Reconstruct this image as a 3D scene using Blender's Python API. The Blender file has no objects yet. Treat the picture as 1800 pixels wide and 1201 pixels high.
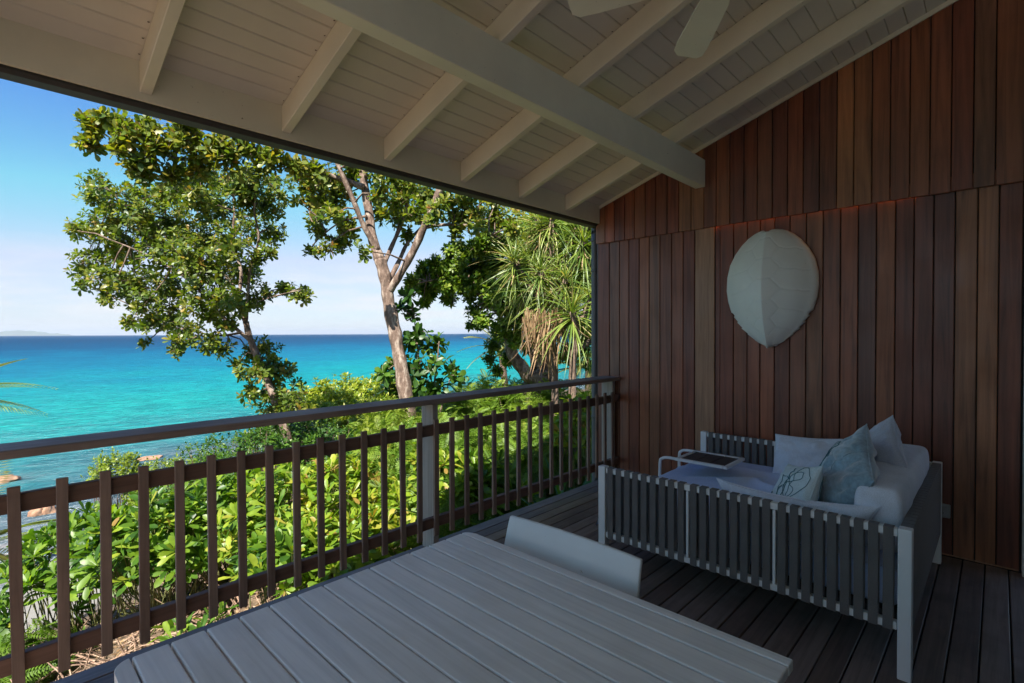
import bpy, bmesh, math, random
import numpy as np
from mathutils import Vector, Matrix
random.seed(7); rng = np.random.default_rng(7)
S = bpy.context.scene
COL = S.collection

# ---------------------------------------------------------------- camera
FPX = 897.11                                    # focal length in pixels of an 1800 px wide frame
YAW, PITCH, ROLL = math.radians(43.6545), math.radians(.9112), math.radians(-.2508)
cam_d = bpy.data.cameras.new('camera'); cam = bpy.data.objects.new('camera', cam_d); COL.objects.link(cam)
cam_d.sensor_width = 36; cam_d.lens = FPX/1800*36; cam_d.clip_start = .02; cam_d.clip_end = 80000
Fh = Vector((math.cos(YAW), math.sin(YAW), 0)); Rt = Vector((math.sin(YAW), -math.cos(YAW), 0)); Up = Vector((0, 0, 1))
F2 = Fh*math.cos(PITCH)-Up*math.sin(PITCH); U2 = Up*math.cos(PITCH)+Fh*math.sin(PITCH)
R3 = Rt*math.cos(ROLL)+U2*math.sin(ROLL); U3 = U2*math.cos(ROLL)-Rt*math.sin(ROLL)
cam.matrix_world = Matrix(((R3.x, U3.x, -F2.x, 0), (R3.y, U3.y, -F2.y, 0), (R3.z, U3.z, -F2.z, 1.5), (0, 0, 0, 1)))
S.camera = cam

# ---------------------------------------------------------------- sky, sun, exposure
SUN_EL, SUN_DIR = math.radians(48), Vector((-.76, -.44, 0)).normalized()
W = bpy.data.worlds.new('World'); S.world = W; W.use_nodes = True
nt = W.node_tree; nt.nodes.clear()
def wn(t, **k):
    n = nt.nodes.new(t)
    for a, b in k.items(): setattr(n, a, b)
    return n
wo = wn('ShaderNodeOutputWorld'); bg = wn('ShaderNodeBackground'); bg.inputs['Strength'].default_value = .11
sky = wn('ShaderNodeTexSky', sky_type='NISHITA', sun_disc=False)
sky.sun_elevation = SUN_EL; sky.sun_rotation = math.atan2(SUN_DIR.x, SUN_DIR.y)
sky.air_density = 1.0; sky.dust_density = .3; sky.ozone_density = 2.0
tc = wn('ShaderNodeTexCoord'); sep = wn('ShaderNodeSeparateXYZ'); nt.links.new(tc.outputs['Generated'], sep.inputs[0])
mp = wn('ShaderNodeMapping'); mp.inputs['Scale'].default_value = (3.2, 3.2, 22); nt.links.new(tc.outputs['Generated'], mp.inputs[0])
mp.inputs['Location'].default_value = (2.3, .4, .2)
no = wn('ShaderNodeTexNoise'); no.inputs['Scale'].default_value = 1.6; no.inputs['Detail'].default_value = 7; no.inputs['Roughness'].default_value = .62
nt.links.new(mp.outputs[0], no.inputs['Vector'])
cr = wn('ShaderNodeValToRGB'); cr.color_ramp.elements[0].position = .44; cr.color_ramp.elements[1].position = .64
nt.links.new(no.outputs['Fac'], cr.inputs[0])
el = wn('ShaderNodeValToRGB'); e = el.color_ramp                     # clouds keep to a low band over the sea
e.elements[0].position = 0; e.elements[0].color = (.25, .25, .25, 1); e.elements[1].position = .16; e.elements[1].color = (0, 0, 0, 1)
q = e.elements.new(.03); q.color = (1, 1, 1, 1); q = e.elements.new(.075); q.color = (.8, .8, .8, 1)
nt.links.new(sep.outputs['Z'], el.inputs[0])
mu = wn('ShaderNodeMath', operation='MULTIPLY'); nt.links.new(cr.outputs[0], mu.inputs[0]); nt.links.new(el.outputs[0], mu.inputs[1])
mu2 = wn('ShaderNodeMath', operation='MULTIPLY'); mu2.inputs[1].default_value = .8; nt.links.new(mu.outputs[0], mu2.inputs[0])
mx = wn('ShaderNodeMixRGB'); mx.inputs[2].default_value = (1.6, 1.6, 1.64, 1)
tint = wn('ShaderNodeMixRGB', blend_type='MULTIPLY'); tint.inputs[0].default_value = 1; tint.inputs[2].default_value = (.222, .222, .222, 1)
cap = wn('ShaderNodeMixRGB', blend_type='DARKEN'); cap.inputs[0].default_value = .9; cap.inputs[2].default_value = (1.10, 1.18, 1.41, 1)   # caps the sky brightness so the horizon does not blow out
gmm = wn('ShaderNodeGamma'); gmm.inputs[1].default_value = 1.8; gsc = wn('ShaderNodeMixRGB', blend_type='MULTIPLY'); gsc.inputs[0].default_value = 1; gsc.inputs[2].default_value = (1.62, 1.95, 2.25, 1)
nt.links.new(sky.outputs[0], tint.inputs[1]); nt.links.new(tint.outputs[0], gmm.inputs[0]); nt.links.new(gmm.outputs[0], gsc.inputs[1]); nt.links.new(gsc.outputs[0], cap.inputs[1]); nt.links.new(cap.outputs[0], mx.inputs[1]); nt.links.new(mu2.outputs[0], mx.inputs[0])
nt.links.new(mx.outputs[0], bg.inputs[0]); nt.links.new(bg.outputs[0], wo.inputs[0])
sun_d = bpy.data.lights.new('sun', 'SUN'); sun_d.energy = 2.6; sun_d.angle = math.radians(.53); sun_d.color = (1, .95, .86)
sun = bpy.data.objects.new('sun', sun_d); COL.objects.link(sun)
sv = SUN_DIR*math.cos(SUN_EL)+Up*math.sin(SUN_EL); sun.rotation_euler = sv.to_track_quat('Z', 'Y').to_euler(); sun.location = (0, 0, 30)
S.view_settings.view_transform = 'Standard'; S.view_settings.look = 'None'; S.view_settings.gamma = 1
S.view_settings.exposure = 2.42; S.view_settings.use_curve_mapping = False
S.render.engine = 'CYCLES'; S.cycles.use_denoising = True; S.cycles.max_bounces = 8; S.cycles.diffuse_bounces = 5
S.cycles.transparent_max_bounces = 8; S.cycles.sample_clamp_indirect = 8; S.cycles.caustics_reflective = False; S.cycles.caustics_refractive = False

# ---------------------------------------------------------------- helpers
def at(px, py, d):                              # the world point seen at photo pixel (px, py) when it is d metres deep
    v = F2+R3*((px-900)/FPX)-U3*((py-600.5)/FPX)
    return Vector((0, 0, 1.5))+v*d
def material(name):
    m = bpy.data.materials.new(name); m.use_nodes = True; t = m.node_tree
    return m, t, t.nodes['Principled BSDF']
def N(t, kind, **k):
    n = t.nodes.new(kind)
    for a, b in k.items():
        if a in ('inp',):
            for i, v in b.items(): n.inputs[i].default_value = v
        else: setattr(n, a, b)
    return n
def ramp(t, stops, src=None):
    r = t.nodes.new('ShaderNodeValToRGB'); c = r.color_ramp
    while len(c.elements) > 1: c.elements.remove(c.elements[-1])
    c.elements[0].position = stops[0][0]; c.elements[0].color = (*stops[0][1], 1)
    for p, col in stops[1:]: c.elements.new(p).color = (*col, 1)
    if src is not None: t.links.new(src, r.inputs[0])
    return r
def wood(name, stops, axis='Z', rough=.5, grain=.35, spec=.4, bump=.12, dirt=0, dirtcol=(.1, .09, .07), scale=1.0):
    m, t, b = material(name); L = t.links.new
    oi = N(t, 'ShaderNodeObjectInfo'); tc = N(t, 'ShaderNodeTexCoord')
    r = ramp(t, stops, oi.outputs['Random'])
    add = N(t, 'ShaderNodeVectorMath', operation='ADD'); L(tc.outputs['Object'], add.inputs[0])
    sc = N(t, 'ShaderNodeVectorMath', operation='SCALE', inp={3: 37.0})
    cx = N(t, 'ShaderNodeCombineXYZ'); L(oi.outputs['Random'], cx.inputs[0]); L(oi.outputs['Random'], cx.inputs[1]); L(oi.outputs['Random'], cx.inputs[2])
    L(cx.outputs[0], sc.inputs[0]); L(sc.outputs[0], add.inputs[1])
    s = {'X': (1.2, 26, 26), 'Y': (26, 1.2, 26), 'Z': (26, 26, 1.2)}[axis]
    mp = N(t, 'ShaderNodeMapping'); mp.inputs['Scale'].default_value = tuple(v*scale for v in s); L(add.outputs[0], mp.inputs[0])
    no = N(t, 'ShaderNodeTexNoise', inp={'Scale': 1.6, 'Detail': 6.0, 'Roughness': .62, 'Distortion': .6}); L(mp.outputs[0], no.inputs['Vector'])
    g = ramp(t, [(.28, (1-grain,)*3), (.5, (1,)*3), (.72, (1+grain*.7,)*3)], no.outputs['Fac'])
    mu = N(t, 'ShaderNodeMixRGB', blend_type='MULTIPLY', inp={0: 1.0}); L(r.outputs[0], mu.inputs[1]); L(g.outputs[0], mu.inputs[2])
    n2 = N(t, 'ShaderNodeTexNoise', inp={'Scale': 2.3, 'Detail': 5.0, 'Roughness': .6}); L(add.outputs[0], n2.inputs['Vector'])
    d = ramp(t, [(.48, (0,)*3), (.72, (1,)*3)], n2.outputs['Fac'])
    mf = N(t, 'ShaderNodeMath', operation='MULTIPLY', inp={1: dirt}); L(d.outputs[0], mf.inputs[0])
    m2 = N(t, 'ShaderNodeMixRGB', inp={2: (*dirtcol, 1)}); L(mf.outputs[0], m2.inputs[0]); L(mu.outputs[0], m2.inputs[1])
    L(m2.outputs[0], b.inputs['Base Color'])
    b.inputs['Roughness'].default_value = rough; b.inputs['Specular IOR Level'].default_value = spec
    rr = N(t, 'ShaderNodeMapRange', inp={1: .3, 2: .7, 3: rough-.1, 4: rough+.15}); L(n2.outputs['Fac'], rr.inputs[0]); L(rr.outputs[0], b.inputs['Roughness'])
    bp = N(t, 'ShaderNodeBump', inp={'Strength': bump, 'Distance': .004}); L(no.outputs['Fac'], bp.inputs['Height']); L(bp.outputs[0], b.inputs['Normal'])
    return m
def plain(name, col, rough=.5, var=.12, scale=6, bump=.05, spec=.4, spots=None, spotfrac=.7, fine=0, metallic=0):
    m, t, b = material(name); L = t.links.new
    tc = N(t, 'ShaderNodeTexCoord')
    no = N(t, 'ShaderNodeTexNoise', inp={'Scale': float(scale), 'Detail': 6.0, 'Roughness': .6}); L(tc.outputs['Object'], no.inputs['Vector'])
    r = ramp(t, [(.3, tuple(c*(1-var) for c in col)), (.7, tuple(min(1, c*(1+var)) for c in col))], no.outputs['Fac'])
    out = r.outputs[0]
    if spots:
        n2 = N(t, 'ShaderNodeTexNoise', inp={'Scale': 42.0, 'Detail': 3.0, 'Roughness': .7}); L(tc.outputs['Object'], n2.inputs['Vector'])
        n3 = N(t, 'ShaderNodeTexNoise', inp={'Scale': 1.7, 'Detail': 3.0}); L(tc.outputs['Object'], n3.inputs['Vector'])
        ad = N(t, 'ShaderNodeMath', operation='MULTIPLY_ADD', inp={1: .35, 2: 0.0}); L(n3.outputs['Fac'], ad.inputs[0]); L(n2.outputs['Fac'], ad.inputs[2])
        s = ramp(t, [(spotfrac, (0,)*3), (spotfrac+.05, (1,)*3)], ad.outputs[0])
        m2 = N(t, 'ShaderNodeMixRGB', inp={2: (*spots, 1)}); L(s.outputs[0], m2.inputs[0]); L(out, m2.inputs[1]); out = m2.outputs[0]
    L(out, b.inputs['Base Color']); b.inputs['Roughness'].default_value = rough; b.inputs['Specular IOR Level'].default_value = spec
    b.inputs['Metallic'].default_value = metallic
    h = no.outputs['Fac']
    if fine:
        nf = N(t, 'ShaderNodeTexNoise', inp={'Scale': float(fine), 'Detail': 3.0}); L(tc.outputs['Object'], nf.inputs['Vector']); h = nf.outputs['Fac']
    bp = N(t, 'ShaderNodeBump', inp={'Strength': bump, 'Distance': .003}); L(h, bp.inputs['Height']); L(bp.outputs[0], b.inputs['Normal'])
    return m
def cloth(name, col, fine=350, bump=.25, sheen=.2, rough=.85, var=.08, scale=8, dark=None):
    m, t, b = material(name); L = t.links.new
    tc = N(t, 'ShaderNodeTexCoord')
    no = N(t, 'ShaderNodeTexNoise', inp={'Scale': float(scale), 'Detail': 5.0, 'Roughness': .6, 'Distortion': .4}); L(tc.outputs['Object'], no.inputs['Vector'])
    r = ramp(t, [(.3, tuple(c*(1-var) for c in (dark or col))), (.65, tuple(c*(1+var) for c in col))], no.outputs['Fac'])
    wv = N(t, 'ShaderNodeTexNoise', inp={'Scale': float(fine), 'Detail': 2.0}); L(tc.outputs['Object'], wv.inputs['Vector'])
    w = ramp(t, [(.3, (.78,)*3), (.7, (1.12,)*3)], wv.outputs['Fac'])
    mu = N(t, 'ShaderNodeMixRGB', blend_type='MULTIPLY', inp={0: 1.0}); L(r.outputs[0], mu.inputs[1]); L(w.outputs[0], mu.inputs[2])
    L(mu.outputs[0], b.inputs['Base Color']); b.inputs['Roughness'].default_value = rough; b.inputs['Specular IOR Level'].default_value = .2
    b.inputs['Sheen Weight'].default_value = sheen
    bp = N(t, 'ShaderNodeBump', inp={'Strength': bump, 'Distance': .002}); L(wv.outputs['Fac'], bp.inputs['Height']); L(bp.outputs[0], b.inputs['Normal'])
    return m
def leafmat(name, stops, trans=.35, rough=.38, tcol=1.5):
    m, t, b = material(name); L = t.links.new
    a = N(t, 'ShaderNodeAttribute', attribute_name='tint')
    r = ramp(t, stops, a.outputs['Fac']); tc = N(t, 'ShaderNodeTexCoord')
    no = N(t, 'ShaderNodeTexNoise', inp={'Scale': 9.0, 'Detail': 3.0}); L(tc.outputs['Object'], no.inputs['Vector'])
    g = ramp(t, [(.3, (.75,)*3), (.7, (1.25,)*3)], no.outputs['Fac'])
    mu = N(t, 'ShaderNodeMixRGB', blend_type='MULTIPLY', inp={0: 1.0}); L(r.outputs[0], mu.inputs[1]); L(g.outputs[0], mu.inputs[2])
    L(mu.outputs[0], b.inputs['Base Color']); b.inputs['Roughness'].default_value = rough; b.inputs['Specular IOR Level'].default_value = .45
    tr = N(t, 'ShaderNodeBsdfTranslucent'); m2 = N(t, 'ShaderNodeMixRGB', blend_type='MULTIPLY', inp={0: 1.0, 2: (tcol*1.15, tcol*1.25, tcol*.35, 1)})
    L(mu.outputs[0], m2.inputs[1]); L(m2.outputs[0], tr.inputs[0])
    mix = N(t, 'ShaderNodeMixShader', inp={0: trans}); L(b.outputs[0], mix.inputs[1]); L(tr.outputs[0], mix.inputs[2])
    L(mix.outputs[0], t.nodes['Material Output'].inputs[0])
    return m
def bark(name, c1, c2, c3, scale=9):
    m, t, b = material(name); L = t.links.new
    tc = N(t, 'ShaderNodeTexCoord'); mp = N(t, 'ShaderNodeMapping'); mp.inputs['Scale'].default_value = (1, 1, .45); L(tc.outputs['Object'], mp.inputs[0])
    no = N(t, 'ShaderNodeTexNoise', inp={'Scale': float(scale), 'Detail': 8.0, 'Roughness': .7}); L(mp.outputs[0], no.inputs['Vector'])
    r = ramp(t, [(.32, c1), (.5, c2), (.68, c3)], no.outputs['Fac']); L(r.outputs[0], b.inputs['Base Color'])
    b.inputs['Roughness'].default_value = .85
    bp = N(t, 'ShaderNodeBump', inp={'Strength': 1.0, 'Distance': .035}); L(no.outputs['Fac'], bp.inputs['Height']); L(bp.outputs[0], b.inputs['Normal'])
    return m

def link(name, me, parent=None, loc=None):
    o = bpy.data.objects.new(name, me); COL.objects.link(o)
    if parent is not None: o.parent = parent
    if loc is not None: o.location = loc
    return o
def thing(name, label, cat, loc=(0, 0, 0), group=None, rz=0):
    o = link(name, None, None, loc); o['label'] = label; o['category'] = cat; o.empty_display_size = .1
    if group: o['group'] = group
    if rz: o.rotation_euler.z = rz
    return o
def tag(o, label, cat, group=None):
    o['label'] = label; o['category'] = cat
    if group: o['group'] = group
    return o
class MB:                                       # collects shapes, builds one mesh
    def __init__(s): s.bm = bmesh.new()
    def box(s, x0, x1, y0, y1, z0, z1, bev=0, seg=1):
        r = bmesh.ops.create_cube(s.bm, size=1); vs = r['verts']
        for v in vs: v.co = Vector(((x0+x1)/2+v.co.x*(x1-x0), (y0+y1)/2+v.co.y*(y1-y0), (z0+z1)/2+v.co.z*(z1-z0)))
        if bev:
            es = {e for v in vs for e in v.link_edges}
            bmesh.ops.bevel(s.bm, geom=list(es), offset=bev, segments=seg, affect='EDGES', profile=.5)
        return s
    def tube(s, pts, rad, n=8, cap=True):
        pts = [Vector(p) for p in pts]
        if not isinstance(rad, (list, tuple)): rad = [rad]*len(pts)
        ref = Vector((0, 0, 1)); rings = []
        for i, p in enumerate(pts):
            d = (pts[min(i+1, len(pts)-1)]-pts[max(i-1, 0)]).normalized()
            if abs(d.dot(ref)) > .95: ref = Vector((1, 0, 0)) if abs(d.x) < .9 else Vector((0, 1, 0))
            u = d.cross(ref).normalized(); v = u.cross(d).normalized(); ref = v
            rings.append([s.bm.verts.new(p+(u*math.cos(2*math.pi*k/n)+v*math.sin(2*math.pi*k/n))*rad[i]) for k in range(n)])
        for a, b in zip(rings, rings[1:]):
            for k in range(n): s.bm.faces.new((a[k], a[(k+1) % n], b[(k+1) % n], b[k])).smooth = True
        if cap:
            s.bm.faces.new(rings[0]); s.bm.faces.new(rings[-1][::-1])
        return s
    def poly(s, vs, fs, smooth=False):
        bv = [s.bm.verts.new(v) for v in vs]
        for f in fs:
            q = s.bm.faces.new([bv[i] for i in f]); q.smooth = smooth
        return s
    def mesh(s, name, mat, smooth=False):
        me = bpy.data.meshes.new(name); bmesh.ops.recalc_face_normals(s.bm, faces=s.bm.faces[:])
        s.bm.to_mesh(me); s.bm.free(); me.materials.append(mat)
        if smooth:
            for p in me.polygons: p.use_smooth = True
        return me
    def obj(s, name, mat, parent=None, loc=None, smooth=False):
        return link(name, s.mesh(name, mat, smooth), parent, loc)
def box(name, mat, dims, parent=None, loc=None, bev=.002, seg=1):
    return MB().box(*dims, bev=bev, seg=seg).obj(name, mat, parent, loc)
def smooth_path(pts, n=6):
    pts = [Vector(p) for p in pts]; out = []
    for i in range(len(pts)-1):
        p0, p1, p2, p3 = pts[max(i-1, 0)], pts[i], pts[i+1], pts[min(i+2, len(pts)-1)]
        for k in range(n):
            t = k/n; out.append(.5*((2*p1)+(p2-p0)*t+(2*p0-5*p1+4*p2-p3)*t*t+(3*p1-p0-3*p2+p3)*t**3))
    return out+[pts[-1]]
def interp(v, n):
    out = []
    for a, b in zip(v, v[1:]): out += [a+(b-a)*k/n for k in range(n)]
    return out+[v[-1]]

# ---------------------------------------------------------------- materials
M = {}
M['wall'] = wood('red_brown_cladding', [(0, (.11, .042, .026)), (.14, (.20, .056, .028)), (.28, (.15, .050, .030)), (.42, (.28, .095, .040)), (.56, (.18, .056, .028)), (.7, (.30, .085, .036)), (.85, (.17, .07, .038)), (1, (.38, .15, .06))], 'Z', .40, .6, .45, .15, .25, (.06, .028, .018), .55)
M['tan'] = wood('tan_cladding', [(0, (.32, .17, .09)), (1, (.34, .18, .1))], 'Z', .45, .4)
M['deck'] = wood('grey_deck_wood', [(0, (.20, .15, .125)), (.35, (.31, .245, .21)), (.6, (.17, .125, .105)), (1, (.26, .20, .165))], 'X', .48, .35, .4, .2, .6, (.10, .075, .062))
M['rail'] = wood('weathered_rail_wood', [(0, (.26, .20, .165)), (1, (.29, .225, .18))], 'X', .6, .3, .3, .15, .35, (.08, .06, .05))
M['rail_dark'] = wood('brown_rail_wood', [(0, (.17, .10, .07)), (1, (.19, .11, .08))], 'X', .6, .3, .3, .15, .4, (.05, .032, .026))
M['baluster'] = wood('brown_baluster_wood', [(0, (.22, .15, .115)), (1, (.31, .22, .17))], 'Z', .6, .3, .3, .15, .35, (.06, .042, .034))
M['post'] = wood('grey_post_wood', [(0, (.38, .33, .28)), (1, (.40, .35, .3))], 'Z', .6, .25, .3, .15, .3, (.14, .11, .09))
M['paint'] = plain('cream_paint', (.80, .755, .61), .45, .07, 2.2, .06, .35, (.2, .16, .09), .90)
M['paint_board'] = plain('cream_ceiling_paint', (.76, .71, .61), .5, .08, 1.6, .05, .3, (.2, .15, .08), .92)
M['table'] = wood('pale_painted_wood', [(0, (.78, .78, .77)), (1, (.83, .83, .82))], 'Y', .40, .15, .4, .12, .4, (.60, .585, .55))
M['white'] = plain('white_powder_coat', (.74, .75, .74), .35, .04, 5, .02, .5)
M['chair'] = plain('white_chair_plastic', (.66, .68, .68), .42, .05, 4, .05, .4, (.45, .42, .33), .86, fine=260)
M['strap'] = cloth('charcoal_webbing', (.15, .138, .13), 420, .5, .1)
M['sheet'] = cloth('pale_blue_sheet', (.62, .73, .97), 300, .08, .1, var=.04)
M['offwhite'] = cloth('offwhite_canvas', (.66, .70, .78), 330, .2, .2)
M['velvet'] = cloth('grey_blue_velvet', (.28, .42, .52), 60, .1, .9, .8, .25, 5, (.2, .3, .34))
M['lavender'] = cloth('pale_lavender_linen', (.50, .53, .62), 300, .2, .3)
M['printed'] = cloth('pale_aqua_cotton', (.56, .66, .68), 300, .15, .2)
M['teal'] = plain('teal_thread', (.05, .16, .19), .7)
M['shell'] = plain('white_resin_shell', (.78, .78, .72), .42, .05, 3, .06, .4, (.45, .42, .34), .9)
M['dark'] = plain('dark_board', (.03, .028, .026), .7)
M['darkslat'] = wood('dark_tray_slat', [(0, (.05, .042, .04)), (1, (.065, .055, .05))], 'X', .5, .2)
M['pipe'] = plain('grey_pipe_paint', (.12, .125, .12), .45, .08, 4)
M['gutter'] = plain('dark_gutter', (.05, .045, .04), .6, .2, 20)
M['socket'] = plain('grey_plastic', (.33, .33, .32), .4)
M['plaster'] = plain('white_plaster', (.8, .79, .74), .8, .05, 3)
M['rust'] = plain('rusty_nail', (.06, .035, .018), .9)
m, t, b = material('warm_strip_light'); b.inputs['Emission Color'].default_value = (1, .36, .07, 1); b.inputs['Emission Strength'].default_value = 3
b.inputs['Base Color'].default_value = (.8, .5, .2, 1); M['led'] = m
m, t, b = material('window_glass'); b.inputs['Base Color'].default_value = (.02, .025, .025, 1); b.inputs['Roughness'].default_value = .05; M['glass'] = m

# ---------------------------------------------------------------- terrain, sea, far hills
shore = [(-60, 2), (-20, 11), (-8, 14), (0, 16), (2, 21), (6, 25), (13, 27), (20, 24), (40, 20), (200, 10)]
SEA = -5.0
def shore_dist(x, y):
    best = 1e9; sg = 1
    for (x0, y0), (x1, y1) in zip(shore, shore[1:]):
        dx, dy = x1-x0, y1-y0; t = max(0, min(1, ((x-x0)*dx+(y-y0)*dy)/(dx*dx+dy*dy)))
        d = math.hypot(x-x0-t*dx, y-y0-t*dy)
        if d < best:
            best = d; sg = 1 if (dx*(y-y0)-dy*(x-x0)) < 0 else -1
    return best*sg
def ground(x, y):
    d = shore_dist(x, y)
    top = -1.95+.2*max(0, min(4.5, x-1))
    xs = [-40, -6, 0, 1.5, 3, 6, 9, 12]; zs = [-9, -6.2, -5, -4.75, -4.1, -2.9, top-.15, top]
    z = float(np.interp(d, xs, zs)) if d < 12 else top
    return z+.07*math.sin(x*1.3+y*.7)+.05*math.sin(x*2.9-y*2.1)
gx = np.concatenate([np.linspace(-70, -6, 17)[:-1], np.linspace(-6, 14, 81), np.linspace(14, 90, 26)[1:]])
gy = np.concatenate([np.linspace(-40, 2, 8)[:-1], np.linspace(2, 34, 129), np.linspace(34, 75, 12)[1:]])
V = [(x, y, ground(x, y)) for y in gy for x in gx]
nx = len(gx); Fc = [(j*nx+i, j*nx+i+1, (j+1)*nx+i+1, (j+1)*nx+i) for j in range(len(gy)-1) for i in range(nx-1)]
m, t, b = material('leaf_litter_and_sand'); L = t.links.new
tcn = N(t, 'ShaderNodeTexCoord'); n1 = N(t, 'ShaderNodeTexNoise', inp={'Scale': 14.0, 'Detail': 9.0, 'Roughness': .75}); L(tcn.outputs['Object'], n1.inputs['Vector'])
r1 = ramp(t, [(.3, (.035, .022, .014)), (.48, (.13, .085, .05)), (.6, (.24, .17, .11)), (.75, (.40, .31, .22))], n1.outputs['Fac'])
sp = N(t, 'ShaderNodeSeparateXYZ'); L(tcn.outputs['Object'], sp.inputs[0]); mr = N(t, 'ShaderNodeMapRange', inp={1: -3.6, 2: -4.5, 3: 0.0, 4: 1.0}); L(sp.outputs['Z'], mr.inputs[0])
mm = N(t, 'ShaderNodeMixRGB', inp={2: (.20, .19, .17, 1)}); L(mr.outputs[0], mm.inputs[0]); L(r1.outputs[0], mm.inputs[1]); L(mm.outputs[0], b.inputs['Base Color'])
b.inputs['Roughness'].default_value = .9; bpn = N(t, 'ShaderNodeBump', inp={'Strength': .9, 'Distance': .05}); L(n1.outputs['Fac'], bpn.inputs['Height']); L(bpn.outputs[0], b.inputs['Normal'])
M['ground'] = m
g = MB().poly(V, Fc, True).obj('ground', M['ground']); g['kind'] = 'structure'
# sea: one sheet to the horizon; the water's own colour goes from the pale shallows over turquoise to deep blue
m, t, b = material('sea_water'); L = t.links.new
gm = N(t, 'ShaderNodeNewGeometry'); sp = N(t, 'ShaderNodeSeparateXYZ'); L(gm.outputs['Position'], sp.inputs[0])
yy = N(t, 'ShaderNodeMath', operation='MULTIPLY', inp={1: .88}); L(sp.outputs['Y'], yy.inputs[0])
ds = N(t, 'ShaderNodeMath', operation='MULTIPLY_ADD', inp={1: -.22}); L(sp.outputs['X'], ds.inputs[0]); L(yy.outputs[0], ds.inputs[2])
n1 = N(t, 'ShaderNodeTexNoise', inp={'Scale': .06, 'Detail': 5.0, 'Roughness': .6}); L(gm.outputs['Position'], n1.inputs['Vector'])
nn = N(t, 'ShaderNodeMapRange', inp={1: .25, 2: .75, 3: .72, 4: 1.35}); L(n1.outputs['Fac'], nn.inputs[0])
m1 = N(t, 'ShaderNodeMath', operation='MULTIPLY'); L(ds.outputs[0], m1.inputs[0]); L(nn.outputs[0], m1.inputs[1])
mxx = N(t, 'ShaderNodeMath', operation='MAXIMUM', inp={1: 5.0}); L(m1.outputs[0], mxx.inputs[0])
lg = N(t, 'ShaderNodeMath', operation='LOGARITHM', inp={1: 10.0}); L(mxx.outputs[0], lg.inputs[0])
mr = N(t, 'ShaderNodeMapRange', inp={1: 1.1, 2: 3.3, 3: 0.0, 4: 1.0}); L(lg.outputs[0], mr.inputs[0])
def lp(d): return (math.log10(d)-1.1)/2.2
cr = ramp(t, [(lp(14), (.22, .25, .26)), (lp(20), (.13, .17, .19)), (lp(26), (.04, .10, .13)), (lp(34), (.014, .165, .18)), (lp(48), (.004, .215, .215)),
              (lp(75), (.003, .175, .215)), (lp(115), (.004, .125, .20)), (lp(200), (.004, .085, .165)), (lp(300), (.005, .055, .125)), (lp(700), (.004, .036, .09))], mr.outputs[0])
n4 = N(t, 'ShaderNodeTexNoise', inp={'Scale': .22, 'Detail': 4.0, 'Roughness': .6}); L(gm.outputs['Position'], n4.inputs['Vector'])
pk = ramp(t, [(.53, (0,)*3), (.66, (1,)*3)], n4.outputs['Fac'])              # reef patches under the shallows
nr = N(t, 'ShaderNodeMapRange', inp={1: 20.0, 2: 42.0, 3: .75, 4: .0}); L(ds.outputs[0], nr.inputs[0])
pf = N(t, 'ShaderNodeMath', operation='MULTIPLY'); L(pk.outputs[0], pf.inputs[0]); L(nr.outputs[0], pf.inputs[1])
pm0 = N(t, 'ShaderNodeMixRGB', inp={2: (.06, .085, .10, 1)}); L(pf.outputs[0], pm0.inputs[0]); L(cr.outputs[0], pm0.inputs[1])
mpr = N(t, 'ShaderNodeMapping'); mpr.inputs['Rotation'].default_value = (0, 0, .72); mpr.inputs['Scale'].default_value = (.28, 1.1, 1); L(gm.outputs['Position'], mpr.inputs[0])
nrp = N(t, 'ShaderNodeTexNoise', inp={'Scale': 1.5, 'Detail': 8.0, 'Roughness': .75, 'Distortion': .5}); L(mpr.outputs[0], nrp.inputs['Vector'])
rp = ramp(t, [(.36, (.5, .62, .68)), (.5, (1, 1, 1)), (.64, (2.2, 1.5, 1.36))], nrp.outputs['Fac'])
pm = N(t, 'ShaderNodeMixRGB', blend_type='MULTIPLY', inp={0: 1.0}); L(pm0.outputs[0], pm.inputs[1]); L(rp.outputs[0], pm.inputs[2])
L(pm.outputs[0], b.inputs['Base Color']); b.inputs['Roughness'].default_value = .22; b.inputs['Specular IOR Level'].default_value = .16; b.inputs['IOR'].default_value = 1.33
mp = N(t, 'ShaderNodeMapping'); mp.inputs['Rotation'].default_value = (0, 0, .5); mp.inputs['Scale'].default_value = (.5, 1.3, 1); L(gm.outputs['Position'], mp.inputs[0])
n2 = N(t, 'ShaderNodeTexNoise', inp={'Scale': 1.3, 'Detail': 7.0, 'Roughness': .62, 'Distortion': .3}); L(mp.outputs[0], n2.inputs['Vector'])
bpn = N(t, 'ShaderNodeBump', inp={'Strength': 1.0, 'Distance': .6}); L(n2.outputs['Fac'], bpn.inputs['Height']); df = N(t, 'ShaderNodeBsdfDiffuse'); L(pm.outputs[0], df.inputs[0]); L(bpn.outputs[0], df.inputs['Normal'])
gl = N(t, 'ShaderNodeBsdfGlossy', inp={'Roughness': .28}); L(bpn.outputs[0], gl.inputs['Normal'])
ms = N(t, 'ShaderNodeMixShader', inp={0: .07}); L(df.outputs[0], ms.inputs[1]); L(gl.outputs[0], ms.inputs[2]); L(ms.outputs[0], t.nodes['Material Output'].inputs[0])
M['sea'] = m
Rr = 45000
sea = MB().poly([(-Rr, -3000, SEA), (Rr, -3000, SEA), (Rr, Rr, SEA), (-Rr, Rr, SEA)], [(0, 1, 2, 3)]).obj('sea', M['sea']); sea['kind'] = 'structure'
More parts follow.
